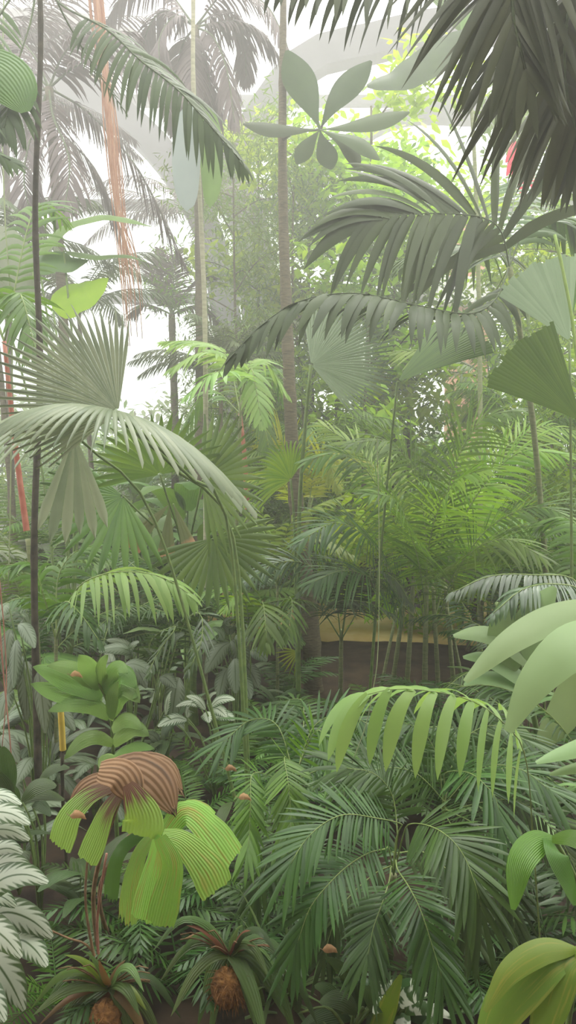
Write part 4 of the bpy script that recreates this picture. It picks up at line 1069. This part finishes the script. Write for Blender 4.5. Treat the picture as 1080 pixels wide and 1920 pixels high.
# ---- nearest leaves, right edge
b = G(1290, 1.5)
pl = Plant('tall_ginger', 'near pale green plant pushing two long out of focus leaves in from the right edge', 'plant', b)
pl.tube('stalk', [V((b.x, b.y, 0)), P(1250, 1400, 1.35), P(1190, 1130, 1.25)], .014, .01, 'stem_green')
pl.leaf([P(1190, 1130, 1.25), P(1060, 1150, 1.2), P(960, 1200, 1.15), P(872, 1278, 1.12)], .053, V((0, -.75, .9)), 'broad_pale', fold=.12, nseg=20)
pl.leaf([P(1230, 1200, 1.3), P(1100, 1200, 1.15), P(1010, 1270, 1.1), P(952, 1372, 1.08)], .078, V((.1, -.85, .8)), 'broad_pale', fold=.12, nseg=20)
pl.leaf([P(1190, 1130, 1.25), P(1110, 1160, 1.25), P(1060, 1185, 1.25), P(1015, 1230, 1.25)], .04, V((0, -.75, .9)), 'broad_lime', fold=.1)
pl.leaf([P(1250, 1400, 1.35), P(1140, 1390, 1.3), P(1060, 1410, 1.3), P(1005, 1430, 1.3)], .045, V((0, -.6, .9)), 'broad_pale', fold=.15)
pl.leaf([P(1250, 1420, 1.35), P(1150, 1430, 1.3), P(1080, 1440, 1.3), P(1030, 1452, 1.3)], .035, V((0, -.6, .9)), 'broad_pale', fold=.15)
b = G(1120, 2.0)
pl = Plant('seersucker_plant', 'plant with two broad dull green leaves parted like an inverted V at the right edge', 'plant', b)
pl.tube('stalk', [V((b.x, b.y, 0)), P(1110, 1760, 1.8), P(1080, 1650, 1.75), P(1040, 1575, 1.7)], .008, .006, 'petiole')
pl.leaf([P(1040, 1572, 1.7), P(1005, 1580, 1.65), P(975, 1620, 1.6), P(962, 1706, 1.57)], .062, V((-.3, -.9, .7)), 'broad', fold=.15, nseg=18)
pl.leaf([P(1030, 1572, 1.7), P(1045, 1600, 1.62), P(1065, 1650, 1.6), P(1078, 1698, 1.58)], .055, V((.3, -.9, .7)), 'broad', fold=.15, nseg=18)
pl.leaf([P(1030, 1572, 1.7), P(1070, 1568, 1.66), P(1110, 1590, 1.63), P(1140, 1640, 1.6)], .05, V((.2, -.7, .9)), 'broad', fold=.15)
b = G(1060, 1.9)
pl = Plant('yellowing_palm', 'young plant with four broad yellowing leaves in the bottom right corner', 'plant', b)
pl.tube('stalk', [V((b.x, b.y, 0)), P(1060, 1960, 1.7), P(1075, 1850, 1.65), P(1060, 1790, 1.6)], .008, .006, 'petiole')
for pts, w_ in (([(1080, 1785), (1010, 1790), (930, 1850), (875, 1935)], .088), ([(1080, 1780), (1010, 1765), (940, 1785), (888, 1838)], .05),
                ([(1090, 1790), (1050, 1800), (1010, 1860), (980, 1935)], .072), ([(1075, 1785), (1100, 1770), (1140, 1790), (1170, 1830)], .07)):
    q = PP(pts, 1.5); q = [a + V((0, -.03 * i, 0)) for i, a in enumerate(q)]
    pl.leaf(q, w_, V((0, -.8, .8)), 'yellowing', fold=.14, nseg=18, und=.008)

# ---- thin pale hanging vine
pl = Plant('hanging_vine', 'very thin pale vine hanging straight down right of the slender trunk', 'vine', P(707, 820, 3.0))
pl.tube('vine_strand', PP([(707, 820), (710, 950), (711, 1100), (708, 1230), (700, 1290), (686, 1360), (660, 1430), (646, 1480), (648, 1522)], 2.6), .0017, .0017, 'vine', n=40, seg=5)
pl = Plant('hanging_vine', 'faint pale thread of vine hanging at the far left edge', 'vine', P(10, -120, 4.4))
pl.tube('vine_strand', PP([(10, -120), (4, 200), (10, 420), (22, 600), (20, 900), (16, 1100)], 4.4), .004, .004, 'vine', n=40, seg=5)

# ---- red flowers high at the right, behind
b = G(975, 8.5)
pl = Plant('torch_ginger', 'plant with red hanging flower bracts high at the right behind the dark palm', 'flower', b)
pl.tube('stalk', [V((b.x, b.y, 0)), P(990, 700, 8.5), P(985, 400, 8.5), P(968, 262, 8.5)], .025, .015, 'petiole')
for x0, y0, x1, y1 in ((968, 262, 950, 330), (974, 262, 958, 372), (985, 280, 1000, 362), (972, 268, 966, 345), (978, 290, 985, 350), (980, 300, 975, 362), (966, 268, 948, 305), (980, 275, 996, 330)):
    pl.leaf([P(x0, y0, 8.5), P((x0 + x1) / 2 + 3, (y0 + y1) / 2, 8.4), P(x1, y1, 8.4)], .10, V((.2, -1, .2)), 'petal', name='bract', prof=prof_ellip)

# ---- small dead leaves caught on the foliage
for x_, y_, d_, lb in ((432, 1442, 3.0, 'curled brown dead leaf lying at the top of the bright low ferns'), (458, 1496, 2.78, 'brown dead leaf caught on the lighter feathery palm'),
                       (145, 1530, 2.2, 'small tan curled leaf caught on the withered left wedge leaflet'), (142, 1266, 2.9, 'rusty dead leaf resting on the bright young palm'),
                       (618, 1781, 2.3, 'tiny pale fallen leaf low in the bottom middle')):
    p_ = P(x_, y_, d_)
    pl = Plant('fallen_leaf', lb, 'leaf', p_)
    pl.leaf([p_ + V((-.022, 0, 0)), p_ + V((-.005, -.012, .014)), p_ + V((.014, -.006, .006)), p_ + V((.026, .004, -.012))], .026, V((.1, -.8, .8)), 'dead', name='leaf', fold=.5, und=.06, prof=prof_ovate)
    pl.tube('stalk', [p_ + V((-.022, 0, 0)), p_ + V((-.034, .004, .006))], .0012, .001, 'twig', seg=4, n=2)
# ---- little lime fan by the dark trunk foot
b = G(540, 5.6)
pl = Plant('fan_palm', 'tiny lime green fan leaf seedling left against the dark trunk foot', 'palm', b)
H = P(560, 1222, 5.5)
mb = MB(); fan(mb, H, V((-.8, -.2, -.6)), V((.1, -1, .4)), .17, spread=120, n=9, fused=.2, droop=.1, pleat=.1)
pl.part('leaf_blade', mb, 'palm_lime'); pl.tube('petiole', [V((b.x, b.y, 0)), H], .005, .004, 'petiole')
# ================================================================ kinds of background plants, copied
def K_mesh(name, mb, mats): return mb.mesh(name, [M[m] for m in mats])

def arch(az, L, up, out, rg, drop=.5, n=6, z0=0):
    """midrib of a frond leaving the crown at azimuth az"""
    pts = []
    p = V((0, 0, z0)); el = up
    ca, sa = math.cos(az), math.sin(az)
    for i in range(n + 1):
        pts.append(p.copy())
        p = p + V((ca * math.cos(el), sa * math.cos(el), math.sin(el))) * (L / n)
        el -= (up + drop) / n * (.6 + .8 * i / n)
    return pts

def k_palm(seed, h, L, nf, leaf='palm_far', lean=.3, w=.032, LL=.42, r=.06, nl=26, droop=1.0, trunk='bark', base_leaves=False):
    rg = random.Random(seed); parts = []
    mb = MB(); a = rg.uniform(0, 6.28); lx, ly = lean * math.cos(a), lean * math.sin(a)
    top = V((lx, ly, h))
    tube(mb, [V((0, 0, -.05)), V((lx * .2, ly * .2, h * .4)), V((lx * .6, ly * .6, h * .75)), top], r, r * .7, 8, 30, rings=3)
    parts.append(('trunk', K_mesh('trunk', mb, [trunk]), []))
    for i in range(nf):
        az = i * 2.4 + rg.uniform(-.3, .3); up = rg.uniform(.1, 1.25); l = L * rg.uniform(.8, 1.1)
        pts = [q + top for q in arch(az, l, up, 1, rg, drop=rg.uniform(.5, 1.1))]
        m1 = MB(); frond(m1, pts, n=nl, L=LL, w=w, droop=droop, a0=70, a1=25, t0=.2, nseg=3, fold=.2, rg=rg)
        m2 = MB(); tube(m2, pts, .012, .003, 4)
        parts.append(('frond', K_mesh('frond', m1, [leaf]), [('midrib', K_mesh('midrib', m2, ['midrib_dark']))]))
    return parts

def k_clump(seed, nf, L, leaf='palm', LL=.3, w=.022, nl=30, cane=.5, spread=.25, droop=.8, t0=.2):
    rg = random.Random(seed); parts = []
    for i in range(nf):
        az = i * 2.4 + rg.uniform(-.4, .4); up = rg.uniform(.75, 1.45); l = L * rg.uniform(.75, 1.1)
        o = V((rg.uniform(-spread, spread), rg.uniform(-spread, spread), 0)); ch = cane * rg.uniform(.5, 1.2)
        pts = [q + o + V((0, 0, ch)) for q in arch(az, l, up, 1, rg, drop=rg.uniform(.3, .9))]
        m1 = MB(); frond(m1, pts, n=nl, L=LL, w=w, droop=droop, a0=68, a1=25, t0=t0, nseg=3, fold=.2, rg=rg)
        m2 = MB(); tube(m2, [o, o + V((0, 0, ch * .5))] + pts, .011, .003, 4)
        parts.append(('frond', K_mesh('frond', m1, [leaf]), [('midrib', K_mesh('midrib', m2, ['midrib']))]))
    return parts

def k_fern(seed, nf=9, L=.6, leaf='moss', LL=.11, w=.016, nl=24):
    rg = random.Random(seed); parts = []
    for i in range(nf):
        az = i * 2.4 + rg.uniform(-.4, .4); up = rg.uniform(.5, 1.2); l = L * rg.uniform(.75, 1.1)
        pts = arch(az, l, up, 1, rg, drop=rg.uniform(.3, .7))
        m1 = MB(); frond(m1, pts, n=nl, L=LL, w=w, droop=.3, a0=80, a1=35, t0=.1, nseg=3, fold=.15, rg=rg, prof=prof_lance)
        tube(m1, pts, .005, .002, 4, mi=0)
        parts.append(('frond', K_mesh('frond', m1, [leaf]), []))
    return parts

def k_rosette(seed, n=14, L=.34, W=.075, leaf='broad_dark', h=.3, prof=prof_ellip, und=.01, curl=.8):
    rg = random.Random(seed); parts = []
    for i in range(n):
        az = i * 2.4 + rg.uniform(-.4, .4); up = rg.uniform(.0, 1.1)
        c = V((math.cos(az), math.sin(az), 0)); hh = h * rg.uniform(.4, 1.15); o = c * .06 * rg.random() + V((0, 0, hh))
        l = L * rg.uniform(.7, 1.15)
        pts = [o]; el = up
        for k in range(4):
            pts.append(pts[-1] + (c * math.cos(el) + V((0, 0, math.sin(el)))) * l / 4); el -= curl / 2.5
        m1 = MB(); leaf_along(m1, pts, W * rg.uniform(.8, 1.15), V((0, 0, 1)), fold=.2, nseg=8, prof=prof, und=und, rg=rg)
        m2 = MB(); tube(m2, [V((0, 0, 0)), V((c.x * .03, c.y * .03, hh * .6)), o], .006, .004, 4)
        parts.append(('leaf', K_mesh('leaf', m1, [leaf]), [('stalk', K_mesh('stalk', m2, ['petiole']))]))
    return parts

def k_banana(seed, n=8, h=1.6, L=1.1, W=.34, leaf='broad', stem='petiole'):
    rg = random.Random(seed); parts = []
    mb = MB(); tube(mb, [V((0, 0, -.05)), V((.02, 0, h * .5)), V((0, .02, h))], .06, .035, 8, 12); parts.append(('stalk', K_mesh('stalk', mb, [stem]), []))
    for i in range(n):
        az = i * 2.4 + rg.uniform(-.4, .4); up = rg.uniform(.6, 1.4)
        c = V((math.cos(az), math.sin(az), 0)); o = V((0, 0, h * rg.uniform(.75, 1.0))); l = L * rg.uniform(.7, 1.1)
        q = o + (c * math.cos(up) + V((0, 0, math.sin(up)))) * l * .35
        pts = [q]; el = up
        for k in range(4):
            pts.append(pts[-1] + (c * math.cos(el) + V((0, 0, math.sin(el)))) * l / 4); el -= rg.uniform(.35, .6)
        m1 = MB(); leaf_along(m1, pts, W * rg.uniform(.8, 1.1), V((0, 0, 1)), fold=.14, nseg=12, prof=prof_ellip, und=.02, rg=rg)
        m2 = MB(); tube(m2, [V((0, 0, h * .6)), o, q], .014, .009, 5)
        parts.append(('leaf', K_mesh('leaf', m1, [leaf]), [('petiole', K_mesh('petiole', m2, ['petiole']))]))
    return parts

def k_fan(seed, n=9, h=1.3, R=.5, leaf='fan_green', seg=26, fused=.5):
    rg = random.Random(seed); parts = []
    for i in range(n):
        az = i * 2.4 + rg.uniform(-.4, .4); el = rg.uniform(.5, 1.35)
        c = V((math.cos(az), math.sin(az), 0)); q = (c * math.cos(el) + V((0, 0, math.sin(el)))) * h * rg.uniform(.7, 1.1)
        ax = c * 1 + V((0, 0, rg.uniform(-.5, .3)))
        m1 = MB(); fan(m1, q, ax, V((0, 0, 1)) - c * .3, R * rg.uniform(.8, 1.1), spread=250, n=seg, fused=fused, droop=.35, pleat=.2, nseg=5, rg=rg)
        m2 = MB(); tube(m2, [V((0, 0, 0)), q * .6 + V((0, 0, .1)), q], .010, .006, 5)
        parts.append(('leaf_blade', K_mesh('leaf_blade', m1, [leaf]), [('petiole', K_mesh('petiole', m2, ['petiole']))]))
    return parts

def cloud_leaves(mb, c, R, n, L, W, rg, flat=.7, prof=prof_ovate):
    for k in range(n):
        v = V((rg.gauss(0, 1), rg.gauss(0, 1), rg.gauss(0, 1))).normalized() * (rg.random() ** .5)
        p = c + V((v.x * R, v.y * R, v.z * R * flat))
        az = rg.uniform(0, 6.28)
        d = V((math.cos(az), math.sin(az), rg.uniform(-.9, .4)))
        blade(mb, p, d, V((rg.uniform(-.5, .5), rg.uniform(-.5, .5), 1)), L * rg.uniform(.7, 1.2), W * rg.uniform(.7, 1.2), .4, .15, None, 3, prof, rg=rg)

def k_tree(seed, h=5, R=1.2, leaf='shrub', n=1400, L=.16, W=.06, r=.05, nb=9, low=.4, trunk='bark'):
    rg = random.Random(seed); parts = []
    mb = MB(); top = V((rg.uniform(-.3, .3), rg.uniform(-.3, .3), h))
    tk = tube(mb, [V((0, 0, -.05)), V((.1, .05, h * .4)), V((-.05, .1, h * .7)), top], r, r * .35, 8, 24)
    parts.append(('trunk', K_mesh('trunk', mb, [trunk]), []))
    for i in range(nb):
        t = low + (1 - low) * (i + .5) / nb; s = tk[int(t * 24)]
        az = i * 2.4 + rg.uniform(-.5, .5); l = R * rg.uniform(.6, 1.1) * (1.1 - .5 * abs(t - .6))
        e = s + V((math.cos(az), math.sin(az), rg.uniform(.1, .6))) * l
        mb = MB(); tube(mb, [s, s.lerp(e, .5) + V((0, 0, .12 * l)), e], r * .35, r * .12, 5, 8)
        mf = MB(); cloud_leaves(mf, e, R * .62, n // nb, L, W, rg)
        cloud_leaves(mf, s.lerp(e, .55), R * .4, n // nb // 3, L, W, rg)
        parts.append(('branch', K_mesh('branch', mb, [trunk]), [('foliage', K_mesh('foliage', mf, [leaf]))]))
    return parts

def k_grass(seed, n=40, L=.7, W=.03, leaf='strap'):
    rg = random.Random(seed); mb = MB()
    for k in range(n):
        az = rg.uniform(0, 6.28); el = rg.uniform(.5, 1.5)
        blade(mb, V((rg.gauss(0, .05), rg.gauss(0, .05), 0)), V((math.cos(az) * math.cos(el), math.sin(az) * math.cos(el), math.sin(el))), V((0, 0, 1)) - V((math.cos(az), math.sin(az), 0)) * .5,
              L * rg.uniform(.6, 1.1), W, 1.4, .3, None, 7, prof_grass, rg=rg)
    return [('foliage', K_mesh('foliage', mb, [leaf]), [])]

PROTO = {}
def proto(key, fn, variants):
    PROTO[key] = [fn(s) for s in range(11, 11 + variants)]
proto('tall_far', lambda s: k_palm(s, 7.2, 2.5, 15, 'palm_hazed', LL=.50, w=.030, nl=44, lean=.5), 3)
proto('tall', lambda s: k_palm(s, 4.8, 1.9, 13, 'palm_far', LL=.42, w=.030, nl=36, r=.045), 2)
proto('tall_green', lambda s: k_palm(s, 2.6, 1.5, 11, 'palm', LL=.36, w=.03, nl=28, r=.035, trunk='cane'), 2)
proto('clump', lambda s: k_clump(s, 13, 2.1, 'palm', LL=.34, w=.026, cane=.6), 2)
proto('clump_bright', lambda s: k_clump(s, 12, 1.7, 'palm_bright', LL=.30, w=.026, cane=.5), 2)
proto('clump_dark', lambda s: k_clump(s, 12, 1.6, 'palm_deep', LL=.28, w=.024, cane=.4), 2)
proto('fern', lambda s: k_fern(s), 3)
proto('fern_dark', lambda s: k_fern(s, 9, .7, 'palm_deep', .15, .02, 20), 2)
proto('rosette', lambda s: k_rosette(s), 2)
proto('rosette_grey', lambda s: k_rosette(s, leaf='silver_dim', L=.30, W=.08, n=13, h=.35), 2)
proto('rosette_soft', lambda s: k_rosette(s, leaf='broad_soft', L=.5, W=.09, n=16, h=.5), 2)
proto('banana', lambda s: k_banana(s), 2)
proto('banana_small', lambda s: k_banana(s, 8, .7, .7, .2, 'broad_soft'), 2)
proto('fan', lambda s: k_fan(s), 2)
proto('fan_grey', lambda s: k_fan(s, 8, 1.5, .6, 'fan'), 2)
proto('tree', lambda s: k_tree(s, 7.5, 1.5, 'shrub', 3600, .17, .08, .06, nb=13, low=.3), 2)
proto('tree_lime', lambda s: k_tree(s, 7.5, 1.3, 'shrub_lime', 2600, .19, .10, .05, nb=12, low=.35), 2)
proto('tree_fine', lambda s: k_tree(s, 6.8, 1.0, 'shrub', 5200, .14, .024, .035, nb=18, low=.12), 2)
proto('shrub', lambda s: k_tree(s, 1.5, .8, 'shrub', 900, .15, .06, .02, nb=8, low=.1), 2)
proto('shrub_lime', lambda s: k_tree(s, 1.3, .7, 'shrub_lime', 700, .16, .07, .02, nb=8, low=.1), 1)
proto('grass', lambda s: k_grass(s), 2)

INFO = {   # key: (object name, category, look, group)
 'tall_far': ('feather_palm', 'palm', 'tall grey hazy feather palm', 'hazy feather palms at the back'),
 'tall': ('feather_palm', 'palm', 'mid height dull green feather palm', 'feather palms behind the middle plants'),
 'tall_green': ('feather_palm', 'palm', 'green cane stemmed feather palm', 'green feather palms'),
 'clump': ('cluster_palm', 'palm', 'feathery clump palm', 'clump palms in the bed'),
 'clump_bright': ('cluster_palm', 'palm', 'bright green clump palm', 'bright clump palms in the bed'),
 'clump_dark': ('cluster_palm', 'palm', 'dark green clump palm', 'dark clump palms in the bed'),
 'fern': ('fern', 'fern', 'low bright fern', 'low ferns on the soil'),
 'fern_dark': ('fern', 'fern', 'low dark fern', 'dark ferns on the soil'),
 'rosette': ('foliage_plant', 'plant', 'low plant with dark oval leaves', 'dark oval leaved plants'),
 'rosette_grey': ('aglaonema', 'plant', 'low plant with grey striped leaves', 'grey striped plants'),
 'rosette_soft': ('ginger_plant', 'plant', 'plant with long soft green leaves', 'soft green leaved plants'),
 'banana': ('banana_plant', 'plant', 'banana plant with broad arching leaves', 'banana plants'),
 'banana_small': ('canna_plant', 'plant', 'knee high plant with upright paddle leaves', 'paddle leaved plants'),
 'fan': ('fan_palm', 'palm', 'green fan palm', 'green fan palms'),
 'fan_grey': ('fan_palm', 'palm', 'grey green fan palm', 'grey fan palms'),
 'tree': ('leafy_tree', 'tree', 'leafy green tree', 'leafy trees'),
 'tree_lime': ('leafy_tree', 'tree', 'lime green leafy tree', 'lime leafy trees'),
 'tree_fine': ('bamboo', 'bamboo', 'fine leaved bamboo like tree', 'fine leaved trees'),
 'shrub': ('shrub', 'shrub', 'rounded green shrub', 'green shrubs'),
 'shrub_lime': ('shrub', 'shrub', 'lime green shrub', 'lime shrubs'),
 'grass': ('strap_plant', 'plant', 'tuft of arching strap leaves', 'strap leaf tufts'),
}
MARKS = [(585, 1260, 'the dark trunk foot'), (545, 800, 'the slender trunk'), (690, 1180, 'the stone path'), (118, 1380, 'the yellow stake'), (230, 1480, 'the withered brown leaf'),
         (330, 1620, 'the yellow green wedge leaf'), (40, 1700, 'the silver feathered leaves'), (430, 1850, 'the shaggy root ball'), (205, 1850, 'the olive bromeliad'),
         (740, 1640, 'the dark feathery palm crown'), (840, 1350, 'the comb like frond'), (1000, 1250, 'the nearest pale leaves'), (1020, 1620, 'the inverted V leaves'),
         (1000, 1840, 'the yellowing leaves'), (970, 310, 'the red flowers'), (600, 240, 'the umbrella leaf whorl'), (365, 320, 'the hanging grey leaf'), (225, 350, 'the hanging orange roots'),
         (30, 800, 'the red crownshaft'), (220, 770, 'the grey fan leaves'), (640, 660, 'the pale round fan'), (830, 660, 'the pleated round leaf'), (1020, 570, 'the large pleated leaves'),
         (140, 545, 'the glowing lime leaf'), (800, 1000, 'the big bright cluster palm'), (880, 440, 'the terracotta wall'), (240, 1100, 'the comb of hanging leaflets'),
         (760, 1870, 'the white splashed leaves'), (930, 200, 'the overhead dark fronds'), (430, 1240, 'the shaded grey leaves'), (120, 165, 'the beige landing wall')]
used_labels = set()
_Ri = _R.transposed()
def to_px(p):
    v = _Ri @ (V(p) - V((0, 0, CH)))
    return 540 + F * v.x / -v.z, 960 - F * v.y / -v.z
def auto_label(look, p, h):
    px, py = to_px(V(p) + V((0, 0, h)))
    c = sorted(MARKS, key=lambda m: (m[0] - px) ** 2 + (m[1] - py) ** 2)
    side = lambda m: 'left of' if px < m[0] - 45 else 'right of' if px > m[0] + 45 else ('above' if py < m[1] - 70 else 'below' if py > m[1] + 70 else 'behind')
    dist = 'at the back' if p[1] > 11 else ''
    for m in c[:4]:
        l = ' '.join(f'{look} {dist} {side(m)} {m[2]}'.split())
        if l not in used_labels and len(l.split()) <= 16: used_labels.add(l); return l
    for m in c[:3]:
        for m2 in c[1:6]:
            if m2 is m: continue
            l = ' '.join(f'{look} {side(m)} {m[2]}, {side(m2)} {m2[2]}'.split())
            if l not in used_labels and len(l.split()) <= 16: used_labels.add(l); return l
    return f'{look} {side(c[0])} {c[0][2]}'
HGT = dict(tall_far=7.2, tall=4.8, tall_green=2.8, clump=1.8, clump_bright=1.4, clump_dark=1.2, fern=.3, fern_dark=.35, rosette=.3, rosette_grey=.35, rosette_soft=.5, banana=1.7, banana_small=.9,
           fan=1.2, fan_grey=1.4, tree=6, tree_lime=6, tree_fine=5, shrub=.9, shrub_lime=.8, grass=.4)
cnt = {}
PLACED = []
def put(key, px, d, sc=1, rot=None):
    PLACED.append((key, px, d, sc, rot))
def flush():
    labels = {}
    for key, px, d, sc, rot in PLACED:
        i = cnt.get(key, 0); cnt[key] = i + 1
        nm, cat, look, grp = INFO[key]
        p = G(px, d)
        place(PROTO[key][i % len(PROTO[key])], nm, p, rot if rot is not None else (i * 1.9 + px * .013) % 6.28, sc,
              auto_label(look, p, HGT[key] * sc), cat, grp)

# --- back rows: the wall of green at eye level
for px, d, k, s in (
    # far rows
    (-60, 15, 'clump', 1.3), (60, 16, 'banana', 1.3), (170, 15, 'clump', 1.3), (270, 16, 'fan', 1.3), (360, 15, 'clump', 1.3), (450, 16, 'shrub', 1.6), (540, 15, 'clump_bright', 1.4),
    (640, 16, 'clump', 1.3), (720, 15, 'shrub_lime', 1.7), (800, 16, 'banana', 1.2), (880, 15, 'clump_bright', 1.4), (970, 16, 'shrub', 1.8), (1060, 15, 'clump', 1.3), (1140, 15, 'banana', 1.2),
    (0, 18.5, 'shrub', 2.2), (130, 18, 'shrub_lime', 2.0), (260, 18.6, 'shrub', 2.2), (400, 18, 'clump', 1.6), (520, 18.6, 'shrub', 2.0), (640, 18, 'shrub_lime', 2), (660, 16.4, 'shrub', 1.5), (1090, 17, 'shrub', 1.6),
    # middle rows
    (30, 11, 'clump', 1.1), (150, 11.5, 'fan_grey', 1.2), (250, 10.5, 'banana', 1.0), (340, 11.5, 'clump', 1.15), (430, 10.5, 'shrub', 1.4), (500, 12, 'banana', 1.0), (620, 11.5, 'banana_small', 1.6),
    (690, 12.5, 'shrub_lime', 1.6), (760, 12, 'clump_bright', 1.2), (860, 12.5, 'fan', 1.2), (950, 11.5, 'clump', 1.2), (1040, 12.5, 'banana', 1.1), (1110, 11.5, 'clump_bright', 1.2),
    (90, 8.4, 'clump', .9), (210, 8.8, 'fan', 1.0), (300, 8.0, 'clump_dark', 1.1), (390, 8.6, 'fan', .95), (480, 9.0, 'clump', .8), (720, 11, 'clump_bright', .9), (900, 8.6, 'clump', .95),
    (980, 9.0, 'clump_bright', 1.0), (1060, 8.4, 'clump', 1.0), (-20, 7.2, 'fan_grey', .9), (880, 8.0, 'shrub_lime', 1.2), (770, 8.2, 'shrub_lime', 1.0), (940, 8.0, 'banana_small', 1.3), (1010, 7.4, 'clump_bright', .9), (350, 7.4, 'banana', .8), (270, 7.6, 'banana_small', 1.3)):
    put(k, px, d, s)
# --- tall things behind, upper half
for px, d, k, s in (
    (-190, 9.5, 'tall_far', 1.0), (20, 10.5, 'tall_far', .95), 
    (400, 13.5, 'tall_far', .85), (30, 8.0, 'tall', .85), (-60, 12, 'tall', 1.0), (180, 9.4, 'tall', .8),
    (440, 9.4, 'tree_fine', .80), (495, 11, 'tree_fine', .98), (410, 8.4, 'tall', .62), (455, 13, 'tree_fine', .8),
    (590, 11, 'tree_lime', .88), (680, 9.8, 'tree_lime', .86), (770, 11.2, 'tree_lime', .80), (640, 11, 'tree', .75), (560, 9.8, 'tree_fine', .9),
    (730, 11.5, 'tree', .72), (1010, 11, 'tree_lime', .72), (1110, 10.5, 'tree', .9), (960, 12.5, 'tall_green', 1.3), (1100, 7.6, 'tree_fine', .75), (1040, 8.8, 'tree_lime', .56),
    (560, 8.6, 'tall_green', .8), (930, 8.8, 'tall_green', .85)):
    put(k, px, d, s)
# --- nearer understorey
for px, d, k, s in (
    (330, 6.4, 'clump_dark', .85), (240, 6.2, 'clump_dark', .7), (150, 6.0, 'clump_dark', .7), (410, 6.8, 'fan', .62), (30, 5.6, 'clump_dark', .7), (-60, 5.0, 'fan', .7),
    (360, 5.6, 'banana_small', .7), (210, 5.1, 'rosette_grey', 1.1), (120, 4.9, 'rosette_grey', 1.0), (290, 5.2, 'rosette_grey', 1.0), (530, 6.2, 'fern_dark', .9),
    (480, 5.0, 'fern', .9), (400, 4.4, 'fern', 1.0), (350, 3.9, 'fern', .9), (440, 3.8, 'fern', .9), (560, 4.6, 'fern', 1), (640, 5.0, 'fern', 1), (720, 5.2, 'fern', 1.0), (790, 5.0, 'fern_dark', 1.0),
    (870, 5.3, 'fern_dark', 1.1), (950, 5.2, 'rosette_soft', .9), (1040, 5.2, 'clump_dark', .7), (600, 3.9, 'fern_dark', .9), (680, 4.2, 'fern_dark', .9), (760, 4.2, 'fern_dark', 1), (850, 4.1, 'fern_dark', 1.0),
    (940, 4.2, 'fern_dark', 1.1), (1020, 3.4, 'rosette_soft', .9), (1100, 3.4, 'clump_dark', .6), (970, 2.9, 'fern_dark', .9), (1060, 2.6, 'fern_dark', .9), (880, 2.7, 'fern_dark', .8), (560, 2.9, 'fern_dark', .8),
    (470, 3.1, 'fern_dark', .8), (400, 3.3, 'rosette', .9), (330, 3.3, 'fern', .8), (250, 2.95, 'fern_dark', .75), (330, 2.7, 'fern_dark', .8), (150, 3.0, 'rosette', .9), (90, 2.6, 'fern', .7),
    (20, 3.3, 'rosette_grey', 1.1), (-30, 4.0, 'rosette_grey', 1.3), (80, 4.1, 'rosette_grey', 1.1), (170, 4.0, 'rosette_grey', .9), (610, 2.75, 'grass', .6), (520, 2.6, 'grass', .6), (850, 2.6, 'grass', .5),
    (300, 4.4, 'rosette', 1), (460, 5.6, 'rosette_grey', 1.1), (520, 5.4, 'rosette', .9), (1080, 6.6, 'clump', .8), (960, 6.6, 'clump_dark', .9), (60, 6.9, 'clump', .7), (1130, 4.4, 'rosette_soft', 1.0), (1150, 5.6, 'fern_dark', 1.1), (1190, 7.0, 'clump_dark', 1.1), (1170, 3.0, 'fern_dark', 1.0), (1230, 8.6, 'clump', 1.1), (-70, 3.0, 'rosette', 1.0)):
    put(k, px, d, s)
flush()
